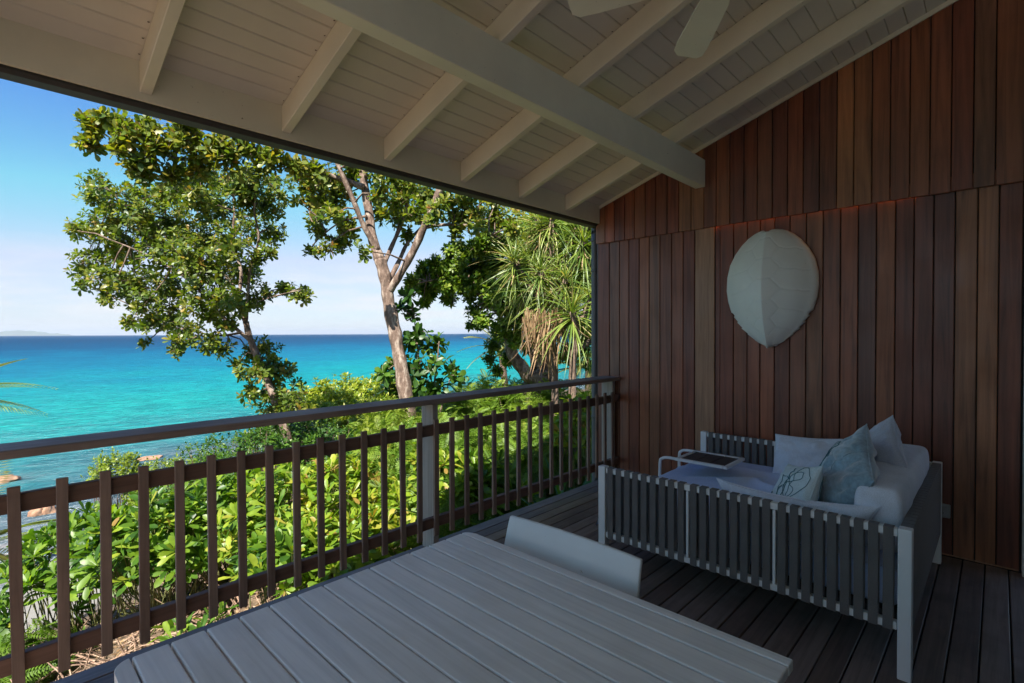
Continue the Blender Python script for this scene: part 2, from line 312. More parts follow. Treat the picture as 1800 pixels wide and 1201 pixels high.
# far hills on the horizon, left
hv, hf = [], []; c0 = at(-60, 587, 16000); c1 = at(150, 587, 16000); nsg = 60
for j in range(5):
    for i in range(nsg+1):
        u = i/nsg; p = c0.lerp(c1, u); h = 175*(math.exp(-((u-.42)/.17)**2)*.9+math.exp(-((u-.62)/.12)**2)*.5+math.exp(-((u-.8)/.09)**2)*.28+math.exp(-((u-.1)/.2)**2)*.6)+9*math.sin(u*60)+6*math.sin(u*133)
        w = [0, .6, 1, .6, 0][j]; off = (p-Vector((0, 0, p.z))).normalized()*(j-2)*350
        hv.append((p.x+off.x, p.y+off.y, SEA+max(0, h*w)*min(1, (1-u)*6)))
for j in range(4):
    for i in range(nsg): a = j*(nsg+1)+i; hf.append((a, a+1, a+nsg+2, a+nsg+1))
M['hill'] = plain('forested_hill', (.06, .09, .06), .95, .3, .002)
h = MB().poly(hv, hf, True).obj('hills', M['hill']); h['kind'] = 'structure'

# ---------------------------------------------------------------- deck
deck = MB().box(-3.2, 4.46, -1.2, 2.93, -.22, -.03).box(-3.2, 4.46, 2.93, 2.955, -.25, -.032).obj('deck_floor', M['dark']); deck['kind'] = 'structure'
edges = [2.96, 2.845]; 
while edges[-1] > -1.1: edges.append(edges[-1]-.1074)
for a, bb in zip(edges, edges[1:]):
    w = (a-bb)/2-.0035
    o = box('deck_board', M['deck'], (-3.83, 3.83, -w, w, -.028, 0), deck, (.62, (a+bb)/2, random.uniform(-.0012, .0012)), .003)

# ---------------------------------------------------------------- boarded wall
wall = thing('boarded_wall', 'red brown vertical timber board wall at the right end of the deck', 'wall', (4.468, 3.03, 0))
def ceilz(y): return 2.80+.318*(3-y)
vs = [(x, y-3.03, z) for x in (.022, .16) for y, z in ((3.018, -.6), (3.018, ceilz(3.018)-.002), (-.3, ceilz(-.3)-.002), (-.3, -.6))]
MB().poly(vs, [(0, 1, 2, 3), (7, 6, 5, 4), (0, 4, 5, 1), (1, 5, 6, 2), (2, 6, 7, 3), (3, 7, 4, 0)]).obj('wall_core', M['dark'], wall)
lo = [3.03, 2.886, 2.766, 2.658, 2.545, 2.438, 2.325, 2.207, 2.096, 1.986, 1.806, 1.761, 1.645, 1.532, 1.429, 1.319, 1.206, 1.091, .976, .862, .751, .641, .531, .428, .323, .213, .103, .003, -.105]
for i, (a, c) in enumerate(zip(lo, lo[1:])):
    w = (a-c)/2-.003; bt = -.62 if c > 2.93 else .004
    dx = random.uniform(0, .0025)+(.012 if i == 10 else 0)
    o = box('lower_board', M['tan'] if i in (9,) else M['wall'], (dx, .021, -w, w, -1.2, 1.28), wall, (0, (a+c)/2-3.03, 1.204), .003)
    if i == 9: o['label'] = 'wide pale tan lower board'
up = [3.03, 2.915, 2.804, 2.686, 2.578, 2.462, 2.351, 2.236, 2.122, 2.006, 1.889, 1.781, 1.665, 1.55, 1.444, 1.329, 1.218, 1.106, .996, .883, .776, .667, .561, .452, .345, .236, .128, .024, -.105]
def ceilz(y): return 2.80+.318*(3-y)
for a, c in zip(up, up[1:]):
    w = (a-c)/2-.003; dx = -.034+random.uniform(0, .0025); y0 = (a+c)/2; zb = 2.42+random.uniform(-.002, .002)
    za, zc = ceilz(y0+w)-.004, ceilz(y0-w)-.004
    mbd = MB(); vs = [(x, y, z) for x in (dx, -.012) for (y, z) in ((w, zb), (w, za), (-w, zc), (-w, zb))]
    mbd.poly([(x, y, z-2.42) for x, y, z in vs], [(0, 1, 2, 3), (7, 6, 5, 4), (0, 4, 5, 1), (1, 5, 6, 2), (2, 6, 7, 3), (3, 7, 4, 0)])
    bmesh.ops.bevel(mbd.bm, geom=mbd.bm.edges[:], offset=.0025, segments=1, affect='EDGES')
    mbd.obj('upper_board', M['wall'], wall, (0, y0-3.03, 2.42))
MB().poly([(x, y-3.03, ceilz(y)+dz) for x in (-.047, -.0345) for y, dz in ((3.0, -.036), (3.0, -.003), (-.1, -.003), (-.1, -.036))], [(0, 1, 2, 3), (7, 6, 5, 4), (0, 4, 5, 1), (1, 5, 6, 2), (2, 6, 7, 3), (3, 7, 4, 0)]).obj('top_trim', M['paint'], wall)
box('strip_light', M['led'], (-.0065, -.001, -2.62, -1.2, 2.452, 2.458), wall, None, 0)
box('light_block_batten', M['wall'], (-.0115, -.008, -3.1, -.02, 2.424, 2.52), wall, None, 0)  # added blocker: keeps the strip light from showing through the board gaps
box('skirting_bead', M['tan'], (-.008, -.001, -3.13, -.1, .001, .010), wall, None, .001)
dp = thing('door_frame', 'pale painted door frame post at the right end of the board wall', 'door frame', (4.36, -.11, 0))
box('jamb', M['plaster'], (.02, .14, -.10, -.003, 0, 3.7), dp, None, .004)
box('lintel', M['plaster'], (-.9, .018, -.35, -.26, 2.2, 2.35), dp, None, .004)
bw = thing('house_wall', 'white plaster wall with glass doors behind the dining table', 'wall', (0, -.75, 0))
for x0, x1 in ((-3.2, -.2), (3.2, 4.46)): box('wall_panel', M['plaster'], (x0, x1, -.15, 0, 0, 3.6), bw, None, 0)
box('wall_head', M['plaster'], (-.2, 3.2, -.15, -.001, 2.3, 3.9), bw, None, 0)
for x0 in (-.2, 1.5): box('glass_door', M['glass'], (x0, x0+(1.35 if x0 < -.5 else 1.7), -.09, -.05, 0, 2.3), bw, None, 0)


# ---------------------------------------------------------------- roof
roof = thing('veranda_roof', 'cream painted pitched timber ceiling with rafters and beam over the deck', 'roof', (0, 3, 2.63))
sl = math.atan(.318); zz = lambda y: ceilz(y)-2.63
def slab(x0, x1, y0, y1, dz0, dz1, name, mat, bev=.002, xo=0):      # follows the roof pitch; y measured in the room
    m_ = MB(); ym = (y0+y1)/2; base = Vector((xo, ym-3, zz(ym)))
    m_.poly([(x, y-ym, -.318*(y-ym)+dz) for x in (x0, x1) for y, dz in ((y0, dz0), (y0, dz1), (y1, dz1), (y1, dz0))], [(0, 1, 2, 3), (7, 6, 5, 4), (0, 4, 5, 1), (1, 5, 6, 2), (2, 6, 7, 3), (3, 7, 4, 0)])
    if bev: bmesh.ops.bevel(m_.bm, geom=m_.bm.edges[:], offset=bev, segments=1, affect='EDGES')
    return m_.obj(name, mat, roof, base)
y = 2.98
proto = None
while y > -.85:
    if proto is None: proto = slab(-3.545, 3.545, y-.098, y+.0, -.0, .018, 'ceiling_board', M['paint_board'], .0045, 1.095)
    else:
        o = proto.copy(); COL.objects.link(o); o.location = (1.095, y-.049-3, zz(y-.049))
    y -= .1005
slab(-3.60, 3.60, -5, 3.12, .021, .06, 'roof_sheet', M['gutter'], 0, 1.095)
protor = None
for x in [3.88, 3.235, 2.585, 1.915, 1.245, .577, -.09, -.757, -1.42, -2.09]:
    if protor is None: protor = slab(-.025, .025, -.85, 2.978, -.148, -.003, 'rafter', M['paint'], .003, x)
    else:
        o = protor.copy(); COL.objects.link(o); o.location.x = x
box('beam', M['paint'], (-2.45, 4.432, -1.125, -1.035, .148, .385), roof, None, .004)
box('fascia_board', M['paint'], (-2.45, 4.46, -.02, .0, -.005, .19), roof, None, .002)
gt = MB(); prof = [(.004, .06), (.004, -.035), (.02, -.05), (.10, -.05), (.115, -.03), (.115, .055), (.108, .055), (.108, -.028), (.096, -.042), (.024, -.042), (.012, -.03), (.012, .06)]
gt.poly([(x, a, c+.02) for x in (-2.5, 4.62) for a, c in prof], [tuple(range(12)), tuple(range(23, 11, -1))]+[(i, (i+1) % 12, (i+1) % 12+12, i+12) for i in range(12)]).obj('gutter', M['gutter'], roof)
nl = MB()                                       # rusty nail heads along the rafters
for x in [3.88, 3.235, 2.585, 1.915, 1.245, .577, -.09]:
    y = 2.93
    while y > 0:
        if random.random() < .8:
            xx = x-.032-random.uniform(0, .004); z = zz(y)-.004; r = random.uniform(.003, .0055)
            nl.poly([(xx+r*math.cos(a), y-3+r*math.sin(a), z) for a in (0, 1.05, 2.1, 3.14, 4.2, 5.2)], [(0, 1, 2, 3, 4, 5)])
        y -= .1005
o = nl.obj('nail_heads', M['rust'], roof); o['kind'] = 'stuff'
pp = thing('downpipe', 'grey rainwater downpipe at the seaward end of the board wall', 'pipe', (4.55, 3.12, 0))
MB().tube(smooth_path([(.0, .0, 2.62), (0, 0, 2.55), (.0, .0, 2.45), (0, 0, 1), (0, 0, -1.4)], 3), .036, 14).obj('pipe', M['pipe'], pp)
for z in (2.15, .6, 2.47): MB().tube([(0, 0, z), (0, 0, z+.022)], .042, 14).obj('bracket', M['pipe'], pp)

# ---------------------------------------------------------------- balustrade
bal = thing('balustrade', 'weathered timber balustrade along the sea edge of the deck', 'railing', (0, 2.8, 0))
box('handrail', M['rail'], (-3.15, 4.45, -.06, .14, 1.025, 1.06), bal, None, .004)
box('upper_rail', M['rail_dark'], (-3.15, 4.45, -.038, .0, .81, .882), bal, None, .003)
box('lower_rail', M['rail_dark'], (-3.15, 4.45, -.038, .0, .182, .252), bal, None, .003)
pb = None
for i in range(-23, 32):
    x = .075+.1362*i+.018
    if x > 4.43: break
    if pb is None: pb = box('baluster', M['baluster'], (-.019, .019, -.058, -.04, -.394, .394), bal, (x, 0, .524), .002)
    else:
        o = pb.copy(); COL.objects.link(o); o.location = (x+random.uniform(-.003, .003), 0, .524+random.uniform(-.003, .003))
        o.rotation_euler.y = random.uniform(-.006, .006)
for x in (-3.1, -1.2, -.1, 2.172, 4.42): box('post', M['post'], (-.022, .022, .003, .135, 0.001, 1.024), bal, (x, 0, 0), .003)

# ---------------------------------------------------------------- dining table
tab = thing('dining_table', 'pale painted slatted square outdoor table in the foreground', 'table', (.2, .34, 0))
X0, X1, Y1 = 0, 1.1, 1.137
pe = [0, .039]+[.039+.0805*k for k in range(1, 13)]+[1.062, 1.1]
pe = [0, .039]+[.039+(1.063-.039)/13*k for k in range(1, 14)]+[1.1]
for i, (a, c) in enumerate(zip(pe, pe[1:])):
    w = (c-a)/2-.0022
    if i in (0, len(pe)-2):                     # edge strips with a rounded outer corner
        s = -1 if i == 0 else 1; r = .045; xm = (a+c)/2; pts = [(-s*w, 0), (-s*w, Y1)]
        yc = Y1-r
        pts += [(s*w-s*(2*w)*(1-math.sin(th)), yc+r*math.cos(th)) for th in np.linspace(.15, math.pi/2, 7)]+[(s*w, 0)]
        mb_ = MB(); n = len(pts); mb_.poly([(px, py, pz) for pz in (.0, .026) for px, py in pts], [tuple(range(n)), tuple(range(2*n-1, n-1, -1))]+[(k, (k+1) % n, (k+1) % n+n, k+n) for k in range(n)])
        bmesh.ops.bevel(mb_.bm, geom=mb_.bm.edges[:], offset=.002, segments=1, affect='EDGES')
        mb_.obj('edge_strip', M['table'], tab, (xm, 0, .714))
    else: box('slat', M['table'], (-w, w, -Y1/2, Y1/2, 0, .026), tab, ((a+c)/2, Y1/2, .714), .0042, 2)
MB().box(.02, 1.08, .02, .05, .635, .712).box(.02, 1.08, 1.09, 1.117, .635, .712).box(.02, .05, .052, 1.088, .635, .711).box(1.05, 1.08, .052, 1.088, .635, .711).box(.3, .36, .052, 1.088, .66, .711).box(.74, .80, .052, 1.088, .66, .711).obj('apron', M['table'], tab)
for x in (.01, 1.03):
    for yv in (.01, 1.067): box('leg', M['table'], (x, x+.06, yv, yv+.06, 0, .634), tab, None, .006)

# ---------------------------------------------------------------- chair pushed in at the table
ch = thing('chair', 'white moulded chair pushed in at the far side of the table', 'chair', (1.3, 1.09, 0))
bk = MB(); vs = []; nxx, nzz = 14, 10
for sd in (0, 1):
    for j in range(nzz+1):
        v = j/nzz; z = .40+.40*v; hw = .30-.017*v-.0*(v**3)
        for i in range(nxx+1):
            u = i/nxx*2-1; x = .03+.085*v**1.2-.018*(1-u*u)*0+.03*(u*u)*-.35*(1-v*.5)
            edge = .004 if (abs(u) > .97 or v > .98) else 0
            vs.append((x+(.022-edge if sd else edge), u*hw-.008, z-(.006*(u*u) if v > .95 else 0)))
n1_ = (nxx+1)*(nzz+1); fs = []
for j in range(nzz):
    for i in range(nxx):
        a = j*(nxx+1)+i; fs += [(a, a+1, a+nxx+2, a+nxx+1), (a+n1_, a+nxx+1+n1_, a+nxx+2+n1_, a+1+n1_)]
for i in range(nxx): fs += [(i, i+n1_, i+1+n1_, i+1), (nzz*(nxx+1)+i, nzz*(nxx+1)+i+1, nzz*(nxx+1)+i+1+n1_, nzz*(nxx+1)+i+n1_)]
for j in range(nzz):
    a = j*(nxx+1); c = a+nxx; fs += [(a, a+nxx+1, a+nxx+1+n1_, a+n1_), (c, c+n1_, c+nxx+1+n1_, c+nxx+1)]
o = bk.poly(vs, fs, True).obj('backrest', M['chair'], ch)
md = o.modifiers.new('Bevel', 'BEVEL'); md.width = .004; md.segments = 2; md.limit_method = 'ANGLE'; md.angle_limit = math.radians(40)
box('seat', M['chair'], (-.40, .04, -.24, .24, .415, .445), ch, None, .012, 3)
for x, dx in ((-.37, -.03), (.02, .07)):
    for yv in (-.22, .22): MB().tube([(x, yv, .415), (x+dx, yv*1.08, 0)], [.016, .012], 10).obj('leg', M['chair'], ch)

# ---------------------------------------------------------------- daybed
DX0, DX1, DY0, DY1, DT = 2.72, 4.31, .258, 1.842, .655
db = thing('daybed', 'white framed daybed with charcoal webbing straps on three sides', 'daybed', (2.72, .258, 0))
LX, LY = DX1-DX0, DY1-DY0
for x in (0, LX-.05):
    for yv in (0, LY-.05): box('leg', M['white'], (x, x+.05, yv, yv+.05, 0, DT), db, None, .0045, 2)
def strap_mesh(w, th, z0, z1, axis):
    m_ = MB(); e = .0022
    def bx(a0, a1, c0, c1, d0, d1):
        if axis == 'Y': m_.box(c0, c1, a0, a1, d0, d1)       # straps spaced along Y, thickness along X
        else: m_.box(a0, a1, c0, c1, d0, d1)
    bx(-w, w, -th, -th+e, z0, z1); bx(-w, w, th-e, th, z0, z1); bx(-w, w, -th+e+.0003, th-e-.0003, z1-e, z1+.0004); bx(-w, w, -th+e+.0003, th-e-.0003, z0-.0004, z0+e)
    return m_.mesh('strap', M['strap'])
ZB = .205
def side(xc, label=None):
    fr = box('side_frame', M['white'], (-.017, .017, .052, LY-.052, DT-.040, DT-.006), db, (xc, 0, 0), .003)
    box('bottom_rail', M['white'], (-.017, .017, .052, LY-.052, ZB+.003, ZB+.037), fr, None, .003)
    for yd in (.545, .995): box('divider', M['white'], (-.019, .019, yd-.007, yd+.007, ZB+.038, DT-.041), fr, None, .002)
    me = strap_mesh(.0185, .021, ZB, DT-.003, 'Y')
    for a, c, n in ((.05, .545, 9), (.545, .995, 8), (.995, LY-.05, 9)):
        for k in range(n):
            o = link('strap', me, fr, (0, a+.008+(c-a-.016)*(k+.5)/n, 0)); o.rotation_euler.x = random.uniform(-.004, .004)
side(.025); side(LX-.025)
fr = box('back_frame', M['white'], (.052, LX-.052, -.017, .017, DT-.040, DT-.006), db, (0, .025, 0), .003)
box('bottom_rail', M['white'], (.052, LX-.052, -.017, .017, ZB+.003, ZB+.037), fr, None, .003)
me = strap_mesh(.0235, .022, ZB, DT-.002, 'X')
for k in range(28): link('strap', me, fr, (.052+(LX-.104)*(k+.5)/28, 0, 0))
MB().box(.055, LX-.055, .055, LY-.06, .235, .262).box(.06, LX-.06, LY-.06, LY-.03, .205, .262).obj('base_board', M['dark'], db)

# mattress with a creased sheet
mat_ = box('mattress', M['sheet'], (2.80, 4.235, .315, 1.775, .266, .452), None, None, .03, 3)
tag(mat_, 'thick pale mattress lying in the daybed frame', 'mattress')
nu, nv = 90, 110; vs = []
from mathutils import noise as mn
for j in range(nv+1):
    v = j/nv                                   # 0 back .. 1 hanging front edge
    for i in range(nu+1):
        u = i/nu; x = 2.785+1.47*u; s = v*1.78
        if s < 1.40: yv, z = .36+s, .457
        else:
            q_ = s-1.40; a = min(q_/.07, math.pi/2); yv = 1.76+.05*math.sin(a)+max(0, q_-.11)*.25; z = .457-.05*(1-math.cos(a))-max(0, q_-.11)*.62
        e1 = mn.fractal(Vector((x*3.1+1, yv*1.4, z*3)), 1, 2, 4); fold = abs(mn.noise(Vector((x*2.3+yv*1.9, yv*.8-x*1.2, 4.2))))
        amp = .008+.018*math.exp(-((x-3.55)**2+(yv-1.0)**2)/.16)
        cr_ = amp*(1-min(1, fold*5))**2*1.6+.004*e1
        if s >= 1.5: yv += .02*mn.noise(Vector((x*9, 2, z*2)))+.035*max(0, 1-abs(u-.02)*7); z += .015*mn.noise(Vector((x*4, 9, 1)))
        sag = .010*min(1, min(u, 1-u)*12)
        vs.append((x-.004*math.cos(s*9)*(1-u), yv, z+(cr_ if s < 1.45 else 0)+sag-.006))
fs = [(j*(nu+1)+i, j*(nu+1)+i+1, (j+1)*(nu+1)+i+1, (j+1)*(nu+1)+i) for j in range(nv) for i in range(nu)]
o = MB().poly(vs, fs, True).obj('bed_sheet', M['sheet']); tag(o, 'creased pale blue sheet spread over the mattress and hanging at its front', 'sheet')
# tray table
tr = thing('side_table', 'small white tray table with three dark slats over the daybed', 'side table', (3.53, 1.34, 0))
tz = .575
MB().box(0, .345, 0, .028, tz-.016, tz+.004, bev=.004, seg=2).box(0, .345, .352, .38, tz-.016, tz+.004, bev=.004, seg=2).box(0, .028, .0285, .3515, tz-.0155, tz+.0035, bev=.003).box(.317, .345, .0285, .3515, tz-.0155, tz+.0035, bev=.003).obj('tray_frame', M['white'], tr)
for k in range(3): box('slat', M['darkslat'], (.030, .315, .031+.1075*k, .031+.1075*k+.1035, tz-.012, tz-.001), tr, None, .0015)
for x in (.012, .333):
    MB().tube(smooth_path([(x, .35, tz-.006), (x, .44, tz-.006), (x, .485, tz-.02), (x, .502, tz-.06), (x, .505, .3), (x, .505, .04), (x, .48, .014), (x, .1, .012)], 4), .011, 10).obj('tube_leg', M['white'], tr)
MB().tube([(.012, .12, .012), (.333, .12, .012)], .010, 10).obj('foot_bar', M['white'], tr)

# ---------------------------------------------------------------- cushions
def pillow_pt(u, v, W_, H_, T, p, seed, side, wr):
    x = W_/2*u*(1-p*(1-v*v)); yv = H_/2*v*(1-p*(1-u*u))
    b_ = max(0, (1-u*u)*(1-v*v)); z = T/2*(b_**.42)
    z += wr*min(1, b_*6)*(mn.fractal(Vector((u*1.7+seed, v*1.7, side*3.1)), 1, 2, 3)*1.0-.6*(1-min(1, abs(mn.noise(Vector((u*2.1+v*1.1+seed*2, v*2.2-u, 7+side))))*6)))
    yv -= .012*(1-u*u)*(v < 0)*0
    return Vector((x, yv, max(0, z)*side))
def pillow(name, W_, H_, T, c, face, roll, mat, label, p=.07, seed=1, wr=.012, seam=False, loops=False, cat='pillow', bend=0):
    root = thing(name, label, cat, c)
    Z_ = Vector(face).normalized(); Yv = (Up-Z_*Up.dot(Z_)).normalized(); Yv = Matrix.Rotation(math.radians(roll), 3, Z_) @ Yv; X_ = Yv.cross(Z_)
    R_ = Matrix((X_, Yv, Z_)).transposed().to_3x3()
    n = 36; us = [math.sin((i/n*2-1)*math.pi/2*.96)/math.sin(math.pi/2*.96) for i in range(n+1)]
    def T_(q): 
        return R_ @ Vector((q.x, q.y, q.z+bend*(q.x*q.x)))
    vs = []; fs = []; idx = {}
    for side in (1, -1):
        for j, v in enumerate(us):
            for i, u in enumerate(us):
                if side == -1 and (i in (0, n) or j in (0, n)): idx[(side, i, j)] = idx[(1, i, j)]; continue
                idx[(side, i, j)] = len(vs); vs.append(T_(pillow_pt(u, v, W_, H_, T, p, seed, side, wr)))
    for side in (1, -1):
        for j in range(n):
            for i in range(n):
                f = [idx[(side, i, j)], idx[(side, i+1, j)], idx[(side, i+1, j+1)], idx[(side, i, j+1)]]
                fs.append(f if side == 1 else f[::-1])
    MB().poly(vs, fs, True).obj('cushion', mat, root)
    sp = [T_(pillow_pt(*uv, W_, H_, T, p, seed, 1, 0)*1.006) for uv in [(u, -1) for u in us]+[(1, v) for v in us[1:]]+[(-u, 1) for u in us[1:]]+[(-1, -v) for v in us[1:]]]
    MB().tube(sp, .0028, 6).obj('piping', mat, root)
    if seam:
        sp = [T_(pillow_pt(.02*math.sin(v*3), v, W_, H_, T, p, seed, 1, wr)+Vector((0, 0, .0006))) for v in us]
        MB().tube(sp, .0022, 5).obj('centre_seam', mat, root)
    if loops:
        lb = MB(); r_ = random.Random(seed)
        for k in range(13):
            cu, cv, ru, rv, ph = r_.uniform(-.65, .65), r_.uniform(-.65, .65), r_.uniform(.2, .5), r_.uniform(.16, .42), r_.uniform(0, 6)
            for side in (1, -1):
                ps = []
                for q in range(41):
                    a = q/40*2*math.pi; u = cu+ru*math.cos(a+ph)+.1*math.cos(2*a+ph*2); v = cv+rv*math.sin(a)+.08*math.sin(3*a+ph)
                    u, v = max(-.93, min(.93, u)), max(-.93, min(.93, v))
                    ps.append(T_(pillow_pt(u, v, W_, H_, T, p, seed, side, wr)+Vector((0, 0, .0012*side))))
                lb.tube(ps, .0021, 4, False)
        lb.obj('embroidery', M['teal'], root)
    return root
# long back bolster
bo = thing('bolster', 'long offwhite back cushion along the strapped back of the daybed', 'cushion', (3.55, .405, .455))
vs = []; nb, nc = 34, 40
for i in range(nb+1):
    u = -1+2*i/nb; u = math.copysign(1-(1-abs(u))**1.6, u); e_ = (1-abs(u)**14)**.25; x = -.02+.625*u
    for k in range(nc):
        a_ = 2*math.pi*k/nc; cy_, cz_ = math.copysign(abs(math.cos(a_))**.42, math.cos(a_)), math.copysign(abs(math.sin(a_))**.36, math.sin(a_))
        w_ = .7+.3*e_; p = Vector((x, cy_*.098*w_, .165+cz_*.165*w_))
        p.y += .016*math.cos(u*1.5)*(1 if cy_ > 0 else -.2)+.007*mn.noise(p*5); p.z += .012*mn.noise(p*4+Vector((3, 1, 0))); vs.append(p)
fs = [(i*nc+k, i*nc+(k+1) % nc, (i+1)*nc+(k+1) % nc, (i+1)*nc+k) for i in range(nb) for k in range(nc)]+[tuple(range(nc)), tuple(range(nb*nc+nc-1, nb*nc-1, -1))]
MB().poly(vs, fs, True).obj('cushion', M['offwhite'], bo)
pillow('pillow', .52, .52, .22, (3.20, .60, .675), (-.35, .85, .40), -24, M['velvet'], 'large grey blue velvet cushion with a centre seam', seed=3, wr=.03, seam=True, p=.05)
pillow('pillow', .42, .42, .16, (3.02, .80, .585), (-.48, .78, .36), 14, M['printed'], 'pale aqua cushion with dark teal embroidered loops in front of the velvet one', seed=5, wr=.014, loops=True)
pillow('pillow', .44, .44, .15, (3.52, .70, .66), (-.30, .85, .42), 14, M['printed'], 'loop patterned cushion half hidden behind the velvet one', seed=11, wr=.008, loops=True)
pillow('pillow', .34, .34, .17, (3.58, .50, .79), (-.62, .74, .3), 42, M['lavender'], 'pale lavender cushion perched highest on top of the bolster', seed=8, wr=.02, seam=True)
pillow('pillow', .44, .36, .14, (4.06, .99, .58), (-.9, .10, .40), 4, M['offwhite'], 'plain offwhite cushion leaning against the strapped side by the wall', seed=13, wr=.018)
pillow('pillow', .76, .36, .13, (2.86, .77, .50), (-1, 0, .12), 1, M['offwhite'], 'long offwhite cushion against the near strapped side of the daybed', seed=17, wr=.02, bend=-.06, p=.17)

# ---------------------------------------------------------------- turtle shell ornament
sh = thing('turtle_shell', 'large white turtle shell ornament hung on the board wall', 'wall ornament', (4.466, 1.345, 1.865))
tt = [0, .015, .05, .1, .18, .27, .38, .5, .6, .7, .78, .85, .9, .94, .97, 1]
ww = [.26, .36, .50, .64, .80, .92, .985, 1, .965, .885, .775, .635, .50, .38, .27, .12]
ns, ntt = 110, 150; vs = []
segs = []
ed = [.07, .25, .43, .60, .76, .90]
for s_ in (-1, 1):
    for a, c in zip(ed, ed[1:]):
        mid = (a+c)/2; segs += [((s_*.17, a), (s_*.36, mid)), ((s_*.36, mid), (s_*.17, c)), ((s_*.36, mid), (s_*.86, mid+.03))]
for a in ed: segs.append(((-.17, a), (.17, a+.01)))
def gro(s_, t_):
    d = 9
    for (a0, b0), (a1, b1) in segs:
        dx, dy = (a1-a0), (b1-b0); k = max(0, min(1, ((s_-a0)*dx+(t_-b0)*dy*1.0)/(dx*dx+dy*dy)))
        d = min(d, math.hypot((s_-a0-k*dx)*.33, (t_-b0-k*dy)*.92))
    return d
for j in range(ntt+1):
    t_ = j/ntt; w_ = float(np.interp(t_, tt, ww))*.35
    saw = 1-.07*((t_*19) % 1)*(t_ > .70); 
    for i in range(ns+1):
        s_ = i/ns*2-1
        dome = .205*(math.sin(math.pi*min(1, t_*.90+.075))**.6)*(max(0, 1-abs(s_)**1.9)**.8)
        ridge = .03*(max(0, 1-abs(s_)*2.6)**1.5)*min(1, .35+t_)
        rim = .010*math.exp(-((abs(s_)-.95)/.07)**2)
        wob = .005*mn.noise(Vector((s_*2.2, t_*4, 1.5)))
        gr = -.0045*math.exp(-(gro(s_+.03*mn.noise(Vector((s_*6, t_*9, 0))), t_+.012*mn.noise(Vector((s_*7, t_*8, 5))))/.0042)**2)
        notch = -.02*math.exp(-(s_/.25)**2)*(t_ < .02)
        vs.append((-(.012+dome+ridge+rim+wob+gr), s_*w_*(1-(1-saw)*abs(s_)**12), .455-.93*t_+notch-.02*(1-abs(s_))*(t_ > .97)+(.012*((abs(s_)*7) % 1)*(t_ > .985))))
fs = [(j*(ns+1)+i, j*(ns+1)+i+1, (j+1)*(ns+1)+i+1, (j+1)*(ns+1)+i) for j in range(ntt) for i in range(ns)]
o = MB().poly(vs, fs, True).obj('carapace', M['shell'], sh); md = o.modifiers.new('Solidify', 'SOLIDIFY'); md.thickness = .008; md.offset = -1
# socket
so = thing('wall_socket', 'grey weatherproof electrical socket low on the board wall', 'socket', (4.466, .272, .30))
box('cover', M['socket'], (-.022, 0, -.048, .048, -.046, .046), so, None, .008, 3)
box('face_plate', M['socket'], (-.026, -.0225, -.028, .028, -.028, .028), so, None, .0015)
MB().tube([(-.0265, 0, .005), (-.0285, 0, .005)], .004, 8).tube([(-.0265, .012, -.012), (-.0285, .012, -.012)], .003, 8).tube([(-.0265, -.012, -.012), (-.0285, -.012, -.012)], .003, 8).obj('pins', M['dark'], so)

# ---------------------------------------------------------------- ceiling fan
fan = thing('ceiling_fan', 'cream five bladed ceiling fan hanging from the rafters', 'fan', (1.87, .69, 2.8))
MB().tube([(0, 0, .07), (0, 0, .66)], .014, 10).obj('rod', M['paint'], fan)
MB().tube([(0, 0, -.07), (0, 0, -.055), (0, 0, 0), (0, 0, .06), (0, 0, .085)], [.05, .09, .105, .095, .04], 24).obj('motor_housing', M['paint'], fan)
for k in range(5):
    b_ = MB(); pr = [(.13, -.035), (.2, -.055), (.5, -.068), (.575, -.066), (.60, -.045), (.60, .045), (.565, .068), (.5, .07), (.2, .055), (.13, .035)]
    tw = math.radians(11)
    b_.poly([(x, y*math.cos(tw), y*math.sin(tw)+z) for z in (0, .006) for x, y in pr], [tuple(range(10)), tuple(range(19, 9, -1))]+[(i, (i+1) % 10, (i+1) % 10+10, i+10) for i in range(10)])
    o = b_.obj('blade', M['paint'], fan); o.rotation_euler.z = math.radians(40+72*k)
    b2 = MB().box(.08, .19, -.016, .016, -.006, -.001); o2 = b2.obj('blade_arm', M['paint'], o)


# ================================================================ plants
def leaf(Ln, Wd, prof, fold=.18, curl=.25, tip=0):                 # a creased leaf: midrib along +Y, upper side +Z
    vs = []; fs = []
    for i, (t_, w_) in enumerate(prof):
        y = Ln*t_; z = -curl*Ln*t_*t_; hw = Wd/2*w_
        vs += [(-hw, y, z+fold*hw), (0, y, z), (hw, y, z+fold*hw)]
    for i in range(len(prof)-1):
        a = 3*i
        fs += [(a, a+1, a+4), (a, a+4, a+3), (a+1, a+2, a+5), (a+1, a+5, a+4)]
    return np.array(vs, float), np.array(fs, int)
OBOV = [(0, .10), (.35, .45), (.68, .98), (.88, .82), (1, .12)]
ELL = [(0, .08), (.28, .75), (.58, 1.0), (.84, .62), (1, .03)]
SMALL = [(0, .12), (.5, 1.0), (1, .06)]
def strapleaf(Ln, Wd, curl, n=5, fold=.5):
    return leaf(Ln, Wd, [(i/n, (1-(i/n)**2.2)*.9+.06) for i in range(n+1)], fold, curl)
